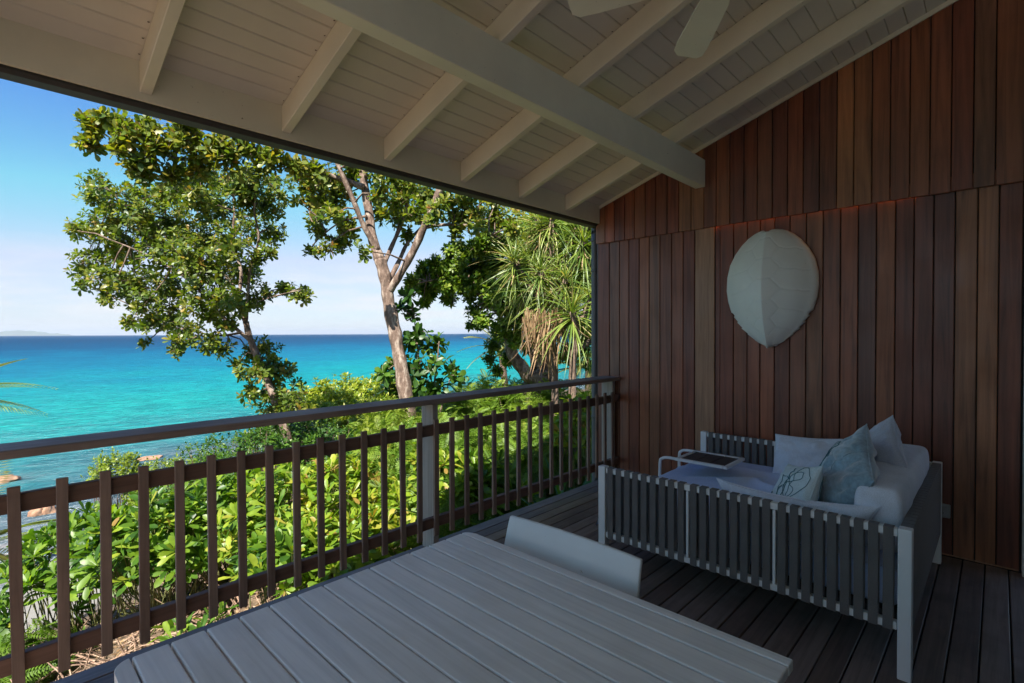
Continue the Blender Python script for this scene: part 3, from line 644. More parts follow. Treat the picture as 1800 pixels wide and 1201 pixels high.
def frond(Ln, Wd, pairs=10, lw=.018, curl=.3):
    vs = []; fs = []
    for i in range(pairs):
        t_ = (i+1)/pairs; y = Ln*t_; z = -curl*Ln*t_*t_; hl = Wd/2*math.sin(math.pi*(.12+.80*t_))**.7
        for s_ in (-1, 1):
            b_ = len(vs); vs += [(0, y, z), (s_*hl*.5, y+hl*.10+lw/2, z-.02*hl), (s_*hl, y+hl*.38, z-.22*hl), (s_*hl*.5, y+hl*.30-lw, z-.02*hl)]
            fs += [(b_, b_+1, b_+2), (b_, b_+2, b_+3)]
    b_ = len(vs); vs += [(-.002, 0, 0), (.002, 0, 0)]
    for i in range(1, 5): y = Ln*i/4; vs += [(-.0015, y, -curl*Ln*(i/4)**2), (.0015, y, -curl*Ln*(i/4)**2)]
    for i in range(4): a = b_+2*i; fs += [(a, a+1, a+3), (a, a+3, a+2)]
    return np.array(vs, float), np.array(fs, int)
def fast_mesh(name, V, Fa, tint, mat):
    me = bpy.data.meshes.new(name); me.vertices.add(len(V)); me.vertices.foreach_set('co', V.astype(np.float32).ravel())
    nf = len(Fa); me.loops.add(nf*3); me.loops.foreach_set('vertex_index', Fa.astype(np.int32).ravel())
    me.polygons.add(nf); me.polygons.foreach_set('loop_start', np.arange(0, nf*3, 3, dtype=np.int32))
    me.update(calc_edges=True)
    me.polygons.foreach_set('use_smooth', np.ones(nf, bool))
    at_ = me.attributes.new('tint', 'FLOAT', 'POINT'); at_.data.foreach_set('value', np.asarray(tint, np.float32))
    me.materials.append(mat); return me
VC = {}
def leaves(parent, base, geos, P, Yd, Zd, Sc, Ti, mat, n_ind=0, name='leaf', key=''):
    """P points, Yd leaf directions, Zd upper-side directions, Sc sizes, Ti tints; the n_ind nearest ones become objects"""
    if len(P) == 0: return
    P = np.array(P); Yd = np.array(Yd); Zd = np.array(Zd); Sc = np.array(Sc); Ti = np.clip(np.array(Ti), 0, 1); base = np.array(base)
    Yd = Yd/np.linalg.norm(Yd, axis=1)[:, None]; Xd = np.cross(Yd, Zd); nrm = np.linalg.norm(Xd, axis=1); Xd[nrm < 1e-4] = (1, 0, 0); Xd = Xd/np.linalg.norm(Xd, axis=1)[:, None]
    Zd = np.cross(Xd, Yd); gi = rng.integers(0, len(geos), len(P))
    q = P-np.array([0, 0, 1.5]); fw = q@np.array(F2); u_ = 900+FPX*(q@np.array(R3))/np.maximum(fw, .1); v_ = 600-FPX*(q@np.array(U3))/np.maximum(fw, .1)
    vis = (fw > .3) & (u_ > 0) & (u_ < 1060) & (v_ > 100) & (v_ < 1180)
    dist = np.linalg.norm(q, axis=1)+(~vis)*1e3+rng.uniform(0, .6, len(P)); order = np.argsort(dist); ind = set(order[:n_ind].tolist()) if n_ind else set()
    VS, FS, TS = [], [], []; off = 0
    for g_, (gv, gf) in enumerate(geos):
        sel = np.array([i for i in np.nonzero(gi == g_)[0] if i not in ind], int)
        if len(sel) == 0: continue
        R_ = np.stack([Xd[sel], Yd[sel], Zd[sel]], axis=1)
        Vw = np.einsum('ni,kij->knj', gv, R_)*Sc[sel][:, None, None]+(P[sel]-base)[:, None, :]
        k, n_ = len(sel), len(gv)
        VS.append(Vw.reshape(-1, 3)); FS.append((gf[None]+(np.arange(k)*n_)[:, None, None]).reshape(-1, 3)+off); TS.append(np.repeat(Ti[sel], n_)); off += k*n_
    if VS:
        o = link('foliage', fast_mesh('foliage', np.concatenate(VS), np.concatenate(FS), np.concatenate(TS), mat), parent); o['kind'] = 'stuff'
    for i in ind:
        g_ = int(gi[i]); tb = int(min(7, Ti[i]*8)); kk = (key or mat.name, g_, tb)
        if kk not in VC:
            gv, gf = geos[g_]; VC[kk] = fast_mesh(name, gv, gf, np.full(len(gv), (tb+.5)/8), mat)
        o = link(name, VC[kk], parent)
        s_ = float(Sc[i]); X_, Y_, Z_, p = Xd[i]*s_, Yd[i]*s_, Zd[i]*s_, P[i]-base
        o.matrix_local = Matrix(((X_[0], Y_[0], Z_[0], p[0]), (X_[1], Y_[1], Z_[1], p[1]), (X_[2], Y_[2], Z_[2], p[2]), (0, 0, 0, 1)))
def rosette(acc, p, a, n, size, t0, spread=(25, 88), jit=.15, dt=.12, ring=.0, droop=0):
    a = np.array(a, float); a /= np.linalg.norm(a)
    u = np.cross(a, (0, 0, 1.)); 
    if np.linalg.norm(u) < .05: u = np.cross(a, (1., 0, 0))
    u /= np.linalg.norm(u); v = np.cross(a, u); ph0 = rng.uniform(0, 6.28)
    for k in range(n):
        f = k/max(1, n-1); th = math.radians(spread[0]+(spread[1]-spread[0])*f**.8+rng.normal(0, 7)); ph = ph0+k*2.39996+rng.normal(0, jit)
        r = u*math.cos(ph)+v*math.sin(ph); y = a*math.cos(th)+r*math.sin(th); y = y+np.array((0, 0, -droop*f))
        z = a*math.sin(th)-r*math.cos(th)+rng.normal(0, .18, 3)
        acc[0].append(np.array(p)-a*ring*f); acc[1].append(y); acc[2].append(z); acc[3].append(size*rng.uniform(.75, 1.12)*(.72+.28*min(1, f*2.2)))
        acc[4].append(t0+rng.normal(0, dt)+(.12*(1-f)))
def acc(): return ([], [], [], [], [])
class Sticks:                                   # many thin twigs in one mesh
    def __init__(s): s.V = []; s.F = []; s.n = 0
    def add(s, pts, r0, r1, sides=4):
        pts = [np.array(p, float) for p in pts]; m_ = len(pts); ref = np.array((.3, .2, 1.))
        for i, p in enumerate(pts):
            d = pts[min(i+1, m_-1)]-pts[max(i-1, 0)]; d /= (np.linalg.norm(d)+1e-9); u = np.cross(d, ref); u /= (np.linalg.norm(u)+1e-9); v = np.cross(d, u)
            r = r0+(r1-r0)*i/(m_-1)
            for k in range(sides): a = 2*math.pi*k/sides; s.V.append(p+(u*math.cos(a)+v*math.sin(a))*r)
        for i in range(m_-1):
            for k in range(sides):
                a = s.n+i*sides+k; b_ = s.n+i*sides+(k+1) % sides; s.F += [(a, b_, b_+sides), (a, b_+sides, a+sides)]
        s.n += m_*sides
    def obj(s, name, mat, parent, base, kind=None):
        if not s.V: return
        V_ = np.array(s.V)-np.array(base); o = link(name, fast_mesh(name, V_, np.array(s.F), np.full(len(V_), .5), mat), parent)
        if kind: o['kind'] = kind
        return o
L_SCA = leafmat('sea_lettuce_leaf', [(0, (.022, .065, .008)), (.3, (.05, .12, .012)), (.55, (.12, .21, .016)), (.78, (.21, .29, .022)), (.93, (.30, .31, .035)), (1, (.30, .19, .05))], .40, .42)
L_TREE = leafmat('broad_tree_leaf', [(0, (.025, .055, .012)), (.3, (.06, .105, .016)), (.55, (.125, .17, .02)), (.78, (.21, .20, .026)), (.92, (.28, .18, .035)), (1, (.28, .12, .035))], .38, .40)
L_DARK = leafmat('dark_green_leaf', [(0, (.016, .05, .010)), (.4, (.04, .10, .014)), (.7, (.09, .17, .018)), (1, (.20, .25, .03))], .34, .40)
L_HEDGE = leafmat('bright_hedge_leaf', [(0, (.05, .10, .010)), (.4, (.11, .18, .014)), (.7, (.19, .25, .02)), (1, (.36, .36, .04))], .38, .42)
L_FERN = leafmat('feathery_leaf', [(0, (.035, .08, .010)), (.4, (.075, .15, .014)), (.7, (.14, .22, .02)), (1, (.23, .27, .03))], .36, .5)
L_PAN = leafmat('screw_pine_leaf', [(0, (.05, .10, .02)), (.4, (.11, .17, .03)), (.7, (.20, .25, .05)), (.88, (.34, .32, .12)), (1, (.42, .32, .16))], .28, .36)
L_DEAD = leafmat('dead_leaf', [(0, (.10, .055, .025)), (.5, (.22, .13, .06)), (1, (.38, .27, .15))], .15, .7)
L_LILY = leafmat('lily_leaf', [(0, (.02, .07, .012)), (.5, (.045, .13, .018)), (1, (.10, .2, .03))], .3, .35)
BARK_P = bark('pale_pinkish_bark', (.035, .022, .015), (.16, .105, .078), (.46, .38, .31), 10)
BARK_T = bark('brown_twig_bark', (.07, .045, .03), (.15, .10, .07), (.27, .2, .15), 20)
STEM_G = bark('green_brown_stem', (.06, .07, .02), (.16, .17, .05), (.3, .28, .1), 20)
G_SCA = [leaf(.215, .066, OBOV, .22, .22), leaf(.19, .070, OBOV, .1, .4), leaf(.225, .058, OBOV, .35, .05), leaf(.17, .062, OBOV, .3, .1)]
G_TREE = [leaf(.15, .075, OBOV, .25, .15), leaf(.14, .066, ELL, .15, .3), leaf(.155, .07, OBOV, .1, .02)]
G_BIG = [leaf(.20, .105, ELL, .25, .2), leaf(.19, .11, OBOV, .15, .35)]
G_SM = [leaf(.10, .05, SMALL, .2, .15), leaf(.09, .05, SMALL, .1, .35)]
G_HD = [leaf(.13, .055, SMALL, .25, .1), leaf(.12, .05, SMALL, .3, .3)]
G_FR = [frond(.26, .15, 10, .024, .3), frond(.23, .14, 9, .024, .5)]

NS = [0]
def shrub(name, label, cat, px, ptop, d, r, kind, nros, n_ind=0, grp=None, tint=.5, low=-.35, size=1.0, flat=1.0):
    top = at(px, ptop, d); cx, cy = top.x, top.y; zg = ground(cx, cy)-.05; h = max(.5, top.z-zg)
    base = (cx, cy, zg); root = thing(name, label, cat, base, grp); A = acc(); St = Sticks(); G_ = Sticks()
    cz = top.z-min(h*.55, r*flat); rz = top.z-cz; phs = rng.uniform(0, 6.28, 4)
    for k in range(nros):
        while True:
            v = rng.normal(0, 1, 3); v /= np.linalg.norm(v)
            if v[2] > low: break
        az = math.atan2(v[1], v[0]); rr = r*(1+.16*math.sin(3*az+phs[0])+.12*math.sin(5*az+phs[1]+v[2]*4)); q = rng.uniform(.55, 1.03)**.6
        p = np.array((cx, cy, cz))+np.array((v[0]*rr, v[1]*rr, v[2]*rz*(1+.12*math.sin(4*az+phs[2]))))*q
        if p[1] < 3.08 and p[2] > -.4 and p[0] < 4.7: continue
        gz = ground(p[0], p[1])+.06
        if p[2] < gz: p[2] = gz+rng.uniform(0, .25)
        a = v*.7+np.array((0, 0, .75))+rng.normal(0, .25, 3); t_ = tint+rng.normal(0, .07)
        if kind == 'sca':
            rosette(A, p, a, int(rng.integers(8, 13)), size*rng.uniform(.8, 1.15), t_, (14, 78), dt=.17, ring=.04)
            if q > .8: G_.add([p-a/np.linalg.norm(a)*.16, p], .006, .005, 4)
        elif kind == 'hedge': rosette(A, p, a, 7, size*rng.uniform(.8, 1.2), t_, (15, 80), dt=.12)
        elif kind == 'small': rosette(A, p, a, 9, size*rng.uniform(.8, 1.2), t_, (15, 95), dt=.12, ring=.12)
        elif kind == 'fern': rosette(A, p, a, 4, size*rng.uniform(.75, 1.2), t_, (30, 85), dt=.08, droop=.2)
        if k % (2 if kind == 'sca' else 3) == 0:
            b0 = np.array((cx+rng.normal(0, .12*r), cy+rng.normal(0, .12*r), zg)); mid = b0*.4+p*.6+np.array((0, 0, -.18*h))+rng.normal(0, .05, 3)
            pp_ = p-a/np.linalg.norm(a)*.1; St.add([b0, b0*.75+mid*.25+rng.normal(0, .04, 3), mid, pp_], .011, .005, 4)
    geo, mt = {'sca': (G_SCA, L_SCA), 'hedge': (G_HD, L_HEDGE), 'small': (G_SM, L_DARK), 'fern': (G_FR, L_FERN)}[kind]
    leaves(root, base, geo, *A, mt, n_ind, 'leaf' if kind != 'fern' else 'frond')
    St.obj('stems', BARK_T if kind != 'sca' else STEM_G, root, base, 'stuff')
    if G_.n: G_.obj('shoots', STEM_G, root, base, 'stuff')
    return root

SG = 'broad leaved shrubs below the deck'
for px, pt, d, r, n, t_, lab in [  # centre shrubs get yellower tints: sunlight put into the leaf colour
    (40, 985, 6.2, .60, 30, .30, 'sparse broad leaved shrub lowest at the left corner below the balusters'),
    (165, 900, 6.6, .72, 155, .36, 'deep green broad leaved shrub at the left with pale water behind it'),
    (285, 868, 6.1, .72, 170, .40, 'glossy broad leaved shrub between the left corner and the sticks'),
    (395, 842, 6.8, .80, 180, .46, 'broad leaved shrub standing over the bare sunlit sticks'),
    (505, 812, 6.5, .80, 135, .60, 'bright broad leaved shrub in the middle below the upper rail'),
    (610, 796, 6.8, .82, 150, .72, 'yellowest broad leaved shrub left of the middle post'),
    (500, 925, 5.3, .40, 50, .46, 'low broad leaved shrub close to the deck edge left of centre'),
    (585, 905, 5.5, .50, 80, .60, 'low bright broad leaved shrub close to the deck left of the post'),
    (690, 880, 5.9, .50, 70, .66, 'low broad leaved shrub just left of the middle post'),
    (345, 1075, 4.9, .22, 9, .4, 'small broad leaved sprout among the sticks')]:
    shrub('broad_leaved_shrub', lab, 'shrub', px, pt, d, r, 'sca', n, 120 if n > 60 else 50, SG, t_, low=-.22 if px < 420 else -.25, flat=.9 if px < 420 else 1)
for px, pt, d, r, n, t_, lab in [
    (760, 790, 6.3, .45, 60, .66, 'bright broad leaved shrub just right of the middle post'),
    (860, 800, 6.0, .42, 50, .5, 'small broad leaved shrub among feathery fronds right of the post'),
    (1030, 700, 6.6, .42, 60, .7, 'bright broad leaved shrub beside the downpipe')]:
    shrub('broad_leaved_shrub', lab, 'shrub', px, pt, d, r, 'sca', n, 50, SG, t_)
for px, pt, d, r, n, lab in [
    (462, 742, 9.0, .75, 200, 'dark dense bush wrapped round the leaning trunk'),
    (548, 722, 9.8, .8, 220, 'dark dense bush just right of the leaning trunk'),
    (400, 752, 10, 1.15, 340, 'dark dense bush in front of the water below the left tree'),
    (500, 728, 10.6, 1.25, 380, 'dark dense bush at the foot of the left tree'),
    (600, 740, 9.6, 1.0, 280, 'dark dense bush between the left tree and the middle post'),
    (690, 755, 8.4, .9, 230, 'dark dense bush behind the middle post')]:
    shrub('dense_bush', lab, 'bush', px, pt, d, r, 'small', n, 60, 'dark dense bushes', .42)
for px, pt, d, r, n, t_, lab in [
    (205, 792, 11.5, .55, 220, .95, 'small olive bush topmost over the water at the left'),
    (285, 806, 11.5, .8, 380, .9, 'olive bush spreading right of the small one by the water'),
    (350, 796, 12, .65, 240, .75, 'olive bush at the edge of the dark bushes by the water')]:
    shrub('olive_bush', lab, 'bush', px, pt, d, r, 'small', n, 0, 'olive bushes at the water', t_)
for px, pt, d, r, n, lab in [
    (520, 694, 14, 1.0, 420, 'sunlit hedge bush right behind the leaning trunk'),
    (550, 674, 14.5, 1.2, 560, 'sunlit yellow green hedge bush leftmost above the handrail'),
    (605, 664, 15, 1.35, 620, 'sunlit yellow green hedge bush in the middle of the three by the sea'),
    (672, 658, 15, 1.3, 600, 'sunlit yellow green hedge bush just left of the pale trunk'),
    (575, 705, 13.2, 1.1, 420, 'sunlit hedge bush low in front of the others'),
    (650, 702, 13, 1.1, 420, 'sunlit hedge bush low in front beside the pale trunk'),
    (730, 690, 12, 1.0, 380, 'sunlit hedge bush right behind the pale trunk')]:
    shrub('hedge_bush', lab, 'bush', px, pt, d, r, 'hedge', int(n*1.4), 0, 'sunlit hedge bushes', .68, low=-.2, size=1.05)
for px, pt, d, r, n, t_, lab in [
    (790, 690, 9.0, .95, 150, .6, 'feathery bush right of the pale trunk above the handrail'),
    (860, 668, 10, 1.05, 180, .65, 'feathery bush against the sea behind the handrail'),
    (930, 672, 9.6, 1.0, 170, .6, 'feathery bush at the foot of the gnarled trunk'),
    (1000, 676, 9.0, .95, 150, .65, 'feathery bush behind the thin trunk by the wall'),
    (745, 735, 6.9, .70, 110, .55, 'feathery bush just behind the middle post'),
    (830, 745, 6.8, .75, 120, .5, 'feathery bush right of the middle post'),
    (905, 742, 7.0, .78, 120, .55, 'feathery bush halfway between post and board wall'),
    (985, 745, 7.2, .75, 110, .5, 'feathery bush behind the strap leaved lilies'),
    (690, 715, 7.8, .6, 80, .75, 'feathery bush with bright fronds left of the middle post'),
    (800, 850, 5.9, .45, 40, .45, 'low feathery plant at the deck edge right of the post'),
    (20, 1120, 5.6, .5, 40, .4, 'low feathery plant in the bottom left corner')]:
    shrub('feathery_bush', lab, 'bush', px, pt, d, r, 'fern', int(n*1.9), 50 if d < 8 else 0, 'feathery bushes', t_)

# strap leaved lilies at the right end
for px, py, d, lab in [(945, 905, 5.5, 'strap leaved lily leftmost behind the balusters'), (985, 890, 5.4, 'strap leaved lily in the middle of the group by the wall'), (1022, 880, 5.5, 'strap leaved lily nearest the downpipe'), (1000, 860, 6.0, 'strap leaved lily standing furthest back by the wall')]:
    p = at(px, py, d); base = (p.x, p.y, ground(p.x, p.y)); root = thing('strap_lily', lab, 'plant', base, 'strap leaved lilies'); A = acc()
    hgt = max(.5, p.z-base[2]+.75)
    rosette(A, np.array(base)+np.array((0, 0, .02)), (0, 0, 1), 26, hgt, .5, (8, 50), dt=.2)
    leaves(root, base, [strapleaf(1.0, .075, .35, 7), strapleaf(1.05, .07, .55, 7)], *A, L_LILY, 26, 'leaf')

# bare sticks, litter
def sticks(px0, px1, py0, py1, n, lab, seed):
    p = at((px0+px1)/2, (py0+py1)/2, 6.6); base = (p.x, p.y, ground(p.x, p.y)); root = thing('brushwood', lab, 'sticks', base); St = Sticks()
    for k in range(n):
        px, py = rng.uniform(px0, px1), rng.uniform(py0, py1); v = at(px, py, 1)-Vector((0, 0, 1.5)); d = 3.3/max(.2, -v.z)
        x, y = v.x*d, v.y*d; z = ground(x, y)+rng.uniform(.0, .12); a = rng.uniform(0, 6.28); ln = rng.uniform(.2, .8); e_ = rng.uniform(-.05, .45) if rng.random() < .7 else rng.uniform(.5, 1.2)
        q = np.array((x, y, z)); dv = np.array((math.cos(a)*math.cos(e_), math.sin(a)*math.cos(e_), math.sin(e_)))
        if y < 3.2: continue
        St.add([q, q+dv*ln*.5+rng.normal(0, .03, 3), q+dv*ln+rng.normal(0, .05, 3)], rng.uniform(.006, .016), .003, 5)
    o = St.obj('twig', bark('dry_twig%d' % seed, (.12, .07, .045), (.30, .19, .13), (.48, .36, .26), 14), root, base, 'stuff')
sticks(260, 640, 985, 1120, 260, 'tangle of bare brown sticks lying on the sunlit ground below the deck', 1)
sticks(20, 330, 1040, 1180, 110, 'thin scatter of dry sticks in the bottom left below the deck', 2)
A = acc(); base = (2, 6, -2)
for k in range(9000):
    x = rng.uniform(-2, 6); y = rng.uniform(3.0, 9.5); z = ground(x, y)
    if shore_dist(x, y) < 4: continue
    a = rng.uniform(0, 6.28); A[0].append((x, y, z+.012)); A[1].append((math.cos(a), math.sin(a), rng.normal(0, .25))); A[2].append((rng.normal(0, .35), rng.normal(0, .35), 1)); A[3].append(rng.uniform(.35, .9)); A[4].append(rng.uniform(0, 1))
root = link('leaf_litter', None, None, base); bpy.data.objects.remove(root)
P_, Y_, Z_, S_, T_i = [np.array(a) for a in A]; Y_ /= np.linalg.norm(Y_, axis=1)[:, None]; X_ = np.cross(Y_, Z_); X_ /= np.linalg.norm(X_, axis=1)[:, None]; Z_ = np.cross(X_, Y_)
gv, gf = G_SM[0]; Vw = np.einsum('ni,kij->knj', gv, np.stack([X_, Y_, Z_], 1))*S_[:, None, None]+P_[:, None]
o = link('leaf_litter', fast_mesh('leaf_litter', Vw.reshape(-1, 3), (gf[None]+(np.arange(len(P_))*len(gv))[:, None, None]).reshape(-1, 3), np.repeat(T_i, len(gv)), L_DEAD)); o['kind'] = 'stuff'; o['label'] = 'dry fallen leaves scattered on the ground below the deck'; o['category'] = 'leaf litter'

# ---- trees
def limb(pxs, d0, d1, r0, r1, parent, base, name='branch', n=8, mat=None, wob=.02):
    k = len(pxs); pts = [at(x, y, d0+(d1-d0)*i/(k-1)) for i, (x, y) in enumerate(pxs)]
    ps = smooth_path(pts, 5); m_ = len(ps); rad = [(r0+(r1-r0)*i/(m_-1))*(1+.07*math.sin(i*1.7)+.05*math.sin(i*.6+1)) for i in range(m_)]
    ps = [p+Vector(rng.normal(0, wob*rad[i], 3)) for i, p in enumerate(ps)]
    MB().tube([p-Vector(base) for p in ps], rad, n).obj(name, mat or BARK_P, parent, None)
    return [np.array(p) for p in ps]
def crown(root, base, blobs, d, nodes, geos, mat, dens, tint, n_ind=0, size=1.0, nleaf=(7, 11), depth_j=.5, tiltup=.55, twig=BARK_T, spread=(20, 92)):
    A = acc(); St = Sticks(); nodes = np.array(nodes)
    for bl in blobs:
        px, py, r = bl[:3]; dd = d+(bl[3] if len(bl) > 3 else rng.uniform(-depth_j, depth_j)); c = np.array(at(px, py, dd)); R_ = r*dd/FPX
        i0 = np.argmin(np.linalg.norm(nodes-c, axis=1)); q0 = nodes[i0]
        St.add([q0, q0*.6+c*.4+rng.normal(0, .08*R_+.02, 3)+np.array((0, 0, .04)), c], .018, .007, 5)
        n_ = int(dens*(R_/.4)**2)+3
        for k in range(n_):
            v = rng.normal(0, 1, 3); v /= np.linalg.norm(v); p = c+v*R_*rng.uniform(.25, 1.05)*np.array((1, 1, .92))
            a = v*.8+np.array((0, 0, tiltup))+rng.normal(0, .25, 3)
            rosette(A, p, a, int(rng.integers(*nleaf)), size*rng.uniform(.75, 1.15), tint+rng.normal(0, .09), spread, dt=.12, ring=.06)
            St.add([c*.55+p*.45+rng.normal(0, .04, 3), p], .006, .003, 3)
    leaves(root, base, geos, *A, mat, n_ind, 'leaf', root.name)
    St.obj('twigs', twig, root, base, 'stuff')
def gpt(px, d):
    p = at(px, 900, d); return (p.x, p.y, ground(p.x, p.y)-.1)
# left tree
base = gpt(520, 9.4); T1 = thing('broadleaf_tree', 'leaning dense leafy tree at the left in front of the open sea', 'tree', base)
D1 = 9.4; py0 = at(520, 700, D1); pyb = 600.5+FPX*(1.5-base[2])/D1
nd = limb([(525, pyb), (512, 800), (497, 745), (478, 690), (458, 640), (440, 597), (432, 566)], D1, D1, .085, .052, T1, base, 'trunk', 10)
nd += limb([(432, 566), (420, 530), (424, 480), (410, 420), (412, 360), (405, 300)], D1, D1+.4, .042, .014, T1, base)
nd += limb([(432, 566), (436, 520), (440, 470), (455, 420), (447, 370), (455, 320)], D1, D1-.5, .036, .012, T1, base)
nd += limb([(442, 600), (415, 578), (380, 545), (340, 500), (290, 465), (240, 440), (190, 420)], D1, D1-.6, .036, .010, T1, base)
nd += limb([(424, 585), (380, 590), (330, 580), (290, 575)], D1, D1+.5, .022, .008, T1, base)
nd += limb([(340, 500), (300, 430), (260, 380), (200, 350)], D1-.3, D1+.2, .022, .008, T1, base)
nd += limb([(410, 500), (360, 440), (350, 380), (330, 330)], D1+.2, D1+.6, .022, .008, T1, base)
nd += limb([(434, 540), (470, 525), (505, 515), (530, 510)], D1, D1-.4, .014, .006, T1, base)
b1 = [(290, 340, 34), (320, 330, 34), (250, 340, 26), (380, 320, 34), (440, 315, 32), (480, 320, 24), (270, 410, 44), (330, 460, 46), (170, 325, 30), (165, 350, 25), (205, 350, 38), (245, 375, 45), (190, 395, 40), (150, 402, 26), (130, 405, 12), (215, 435, 45), (165, 450, 34), (140, 476, 16), (150, 500, 20), (190, 490, 42), (190, 525, 22), (240, 495, 48), (255, 535, 30), (290, 445, 50), (300, 390, 45), (300, 505, 45), (340, 350, 42), (350, 420, 52), (385, 370, 45), (430, 345, 44), (470, 360, 36), (450, 400, 34), (480, 410, 26), (400, 430, 48), (420, 480, 45), (365, 480, 48), (350, 530, 45), (300, 560, 38), (262, 568, 22), (228, 562, 16), (260, 600, 10), (330, 585, 34), (390, 560, 36), (400, 525, 36), (370, 600, 28), (310, 605, 22), (445, 530, 26), (468, 510, 18), (500, 507, 18), (525, 520, 22), (535, 512, 12), (455, 455, 22), (470, 440, 18), (495, 340, 22), (420, 320, 36), (350, 310, 36), (470, 615, 28), (490, 655, 34), (505, 690, 32), (455, 650, 22), (440, 690, 24), (520, 715, 28), (470, 690, 26), (495, 745, 28), (440, 620, 20), (425, 655, 16), (470, 640, 24), (480, 720, 26), (395, 612, 20), (418, 640, 16)]
crown(T1, base, b1, D1, nd, G_TREE, L_TREE, 46, .46, 300, .82, depth_j=.7)
# pale trunk tree with the long overhanging limb
D2 = 8.0; base = gpt(722, D2); T2 = thing('overhanging_tree', 'tree with pale pinkish forked trunk reaching up past the eave', 'tree', base)
pyb = 600.5+FPX*(1.5-base[2])/D2
nd = limb([(735, pyb), (728, 780), (714, 700), (704, 640), (694, 585), (684, 535), (677, 490), (668, 455)], D2, D2, .122, .088, T2, base, 'trunk', 16)
nd += limb([(684, 512), (700, 488), (727, 440), (750, 388), (776, 326), (800, 262), (815, 180)], D2, D2-.6, .064, .044, T2, base, n=12)
nd += limb([(668, 458), (655, 420), (648, 370), (640, 320), (634, 270), (630, 200)], D2, D2+.3, .082, .05, T2, base, n=12)
nd += limb([(664, 440), (640, 398), (618, 345), (592, 285), (570, 230)], D2, D2-.5, .046, .03, T2, base, n=10)
nd += limb([(672, 470), (690, 430), (705, 395), (716, 360), (722, 320)], D2, D2+.6, .04, .025, T2, base)
nd += limb([(680, 500), (700, 462), (716, 428), (740, 400)], D2, D2+.8, .045, .02, T2, base)
far = limb([(640, 330), (600, 315), (550, 300), (490, 282), (430, 272), (380, 270), (320, 280), (270, 262), (220, 232), (160, 220)], D2+.1, 6.6, .05, .012, T2, base, n=10)
nd2 = limb([(645, 380), (600, 390), (560, 420), (545, 440)], D2, D2+.4, .02, .006, T2, base)
rt = limb([(745, 400), (790, 395), (840, 400), (880, 420)], D2-.1, D2+.3, .03, .012, T2, base)
bh = [(148, 214, 15, -1.5), (165, 226, 18, -1.5), (150, 246, 12, -1.5), (180, 208, 16, -1.5), (205, 212, 24, -1.4), (165, 262, 14, -1.4), (230, 235, 28, -1.4), (210, 262, 20, -1.4), (262, 225, 28, -1.3), (275, 265, 32, -1.3), (240, 285, 26, -1.3), (300, 305, 26, -1.1), (310, 245, 30, -1.2), (350, 265, 32, -1.1), (350, 300, 20, -1), (390, 245, 26, -1), (400, 280, 28, -1), (440, 265, 26, -.9), (480, 275, 26, -.8), (520, 290, 26, -.6), (455, 305, 18, -.8), (560, 305, 26, -.4), (250, 310, 18, -1.2), (330, 225, 26, -1.2), (420, 225, 24, -1)]
crown(T2, base, bh, D2, far, G_TREE, L_TREE, 70, .54, 260, .92, depth_j=.3)
bb = [(530, 310, 26), (550, 360, 22), (520, 350, 14), (600, 390, 24), (580, 350, 26), (870, 360, 24), (800, 405, 18), (720, 330, 28), (575, 315, 26), (540, 335, 20), (610, 320, 26), (665, 340, 24), (670, 375, 20), (710, 370, 26), (750, 345, 26), (760, 395, 18), (815, 350, 26), (560, 340, 26), (600, 345, 24), (585, 375, 22), (560, 385, 24), (620, 400, 22), (600, 425, 22), (555, 405, 20), (570, 435, 18), (548, 445, 12), (640, 440, 14), (620, 300, 26), (660, 310, 24), (690, 320, 26), (700, 350, 26), (690, 385, 22), (730, 340, 28), (735, 375, 24), (765, 365, 24), (790, 350, 26), (800, 380, 24), (830, 370, 24), (840, 395, 20), (870, 385, 24), (715, 410, 16), (650, 270, 28), (720, 290, 28), (600, 270, 26), (780, 300, 30), (830, 330, 26), (900, 400, 22), (640, 220, 30), (740, 230, 30), (820, 260, 30), (560, 240, 26)]
crown(T2, base, bb, D2, nd+nd2+rt, G_TREE, L_TREE, 52, .50, 80, .86, depth_j=.9)
# leafy suckers at the foot of the pale trunk
base = gpt(750, 8.3); T3 = thing('sucker_bush', 'dark glossy large leaved shrub growing beside the pale trunk', 'shrub', base)
nd = []
for pxs in ([(745, 800), (742, 700), (735, 620), (728, 560)], [(750, 800), (760, 700), (768, 640), (772, 600)], [(748, 800), (722, 720), (705, 660), (690, 620)], [(752, 800), (775, 720), (790, 670)]): nd += limb(pxs, 8.3, 8.3, .022, .008, T3, base, 'stem', 6, BARK_T)
crown(T3, base, [(725, 560, 16), (735, 585, 20), (722, 600, 18), (745, 612, 22), (768, 605, 18), (760, 640, 24), (735, 645, 26), (788, 640, 16), (800, 662, 14), (712, 668, 24), (690, 640, 12), (675, 655, 10), (680, 680, 14), (745, 680, 26), (780, 680, 20), (700, 695, 18), (712, 545, 14), (718, 520, 10)], 8.3, nd, G_BIG, L_DARK, 13, .35, 200, .95, (6, 9), .25)
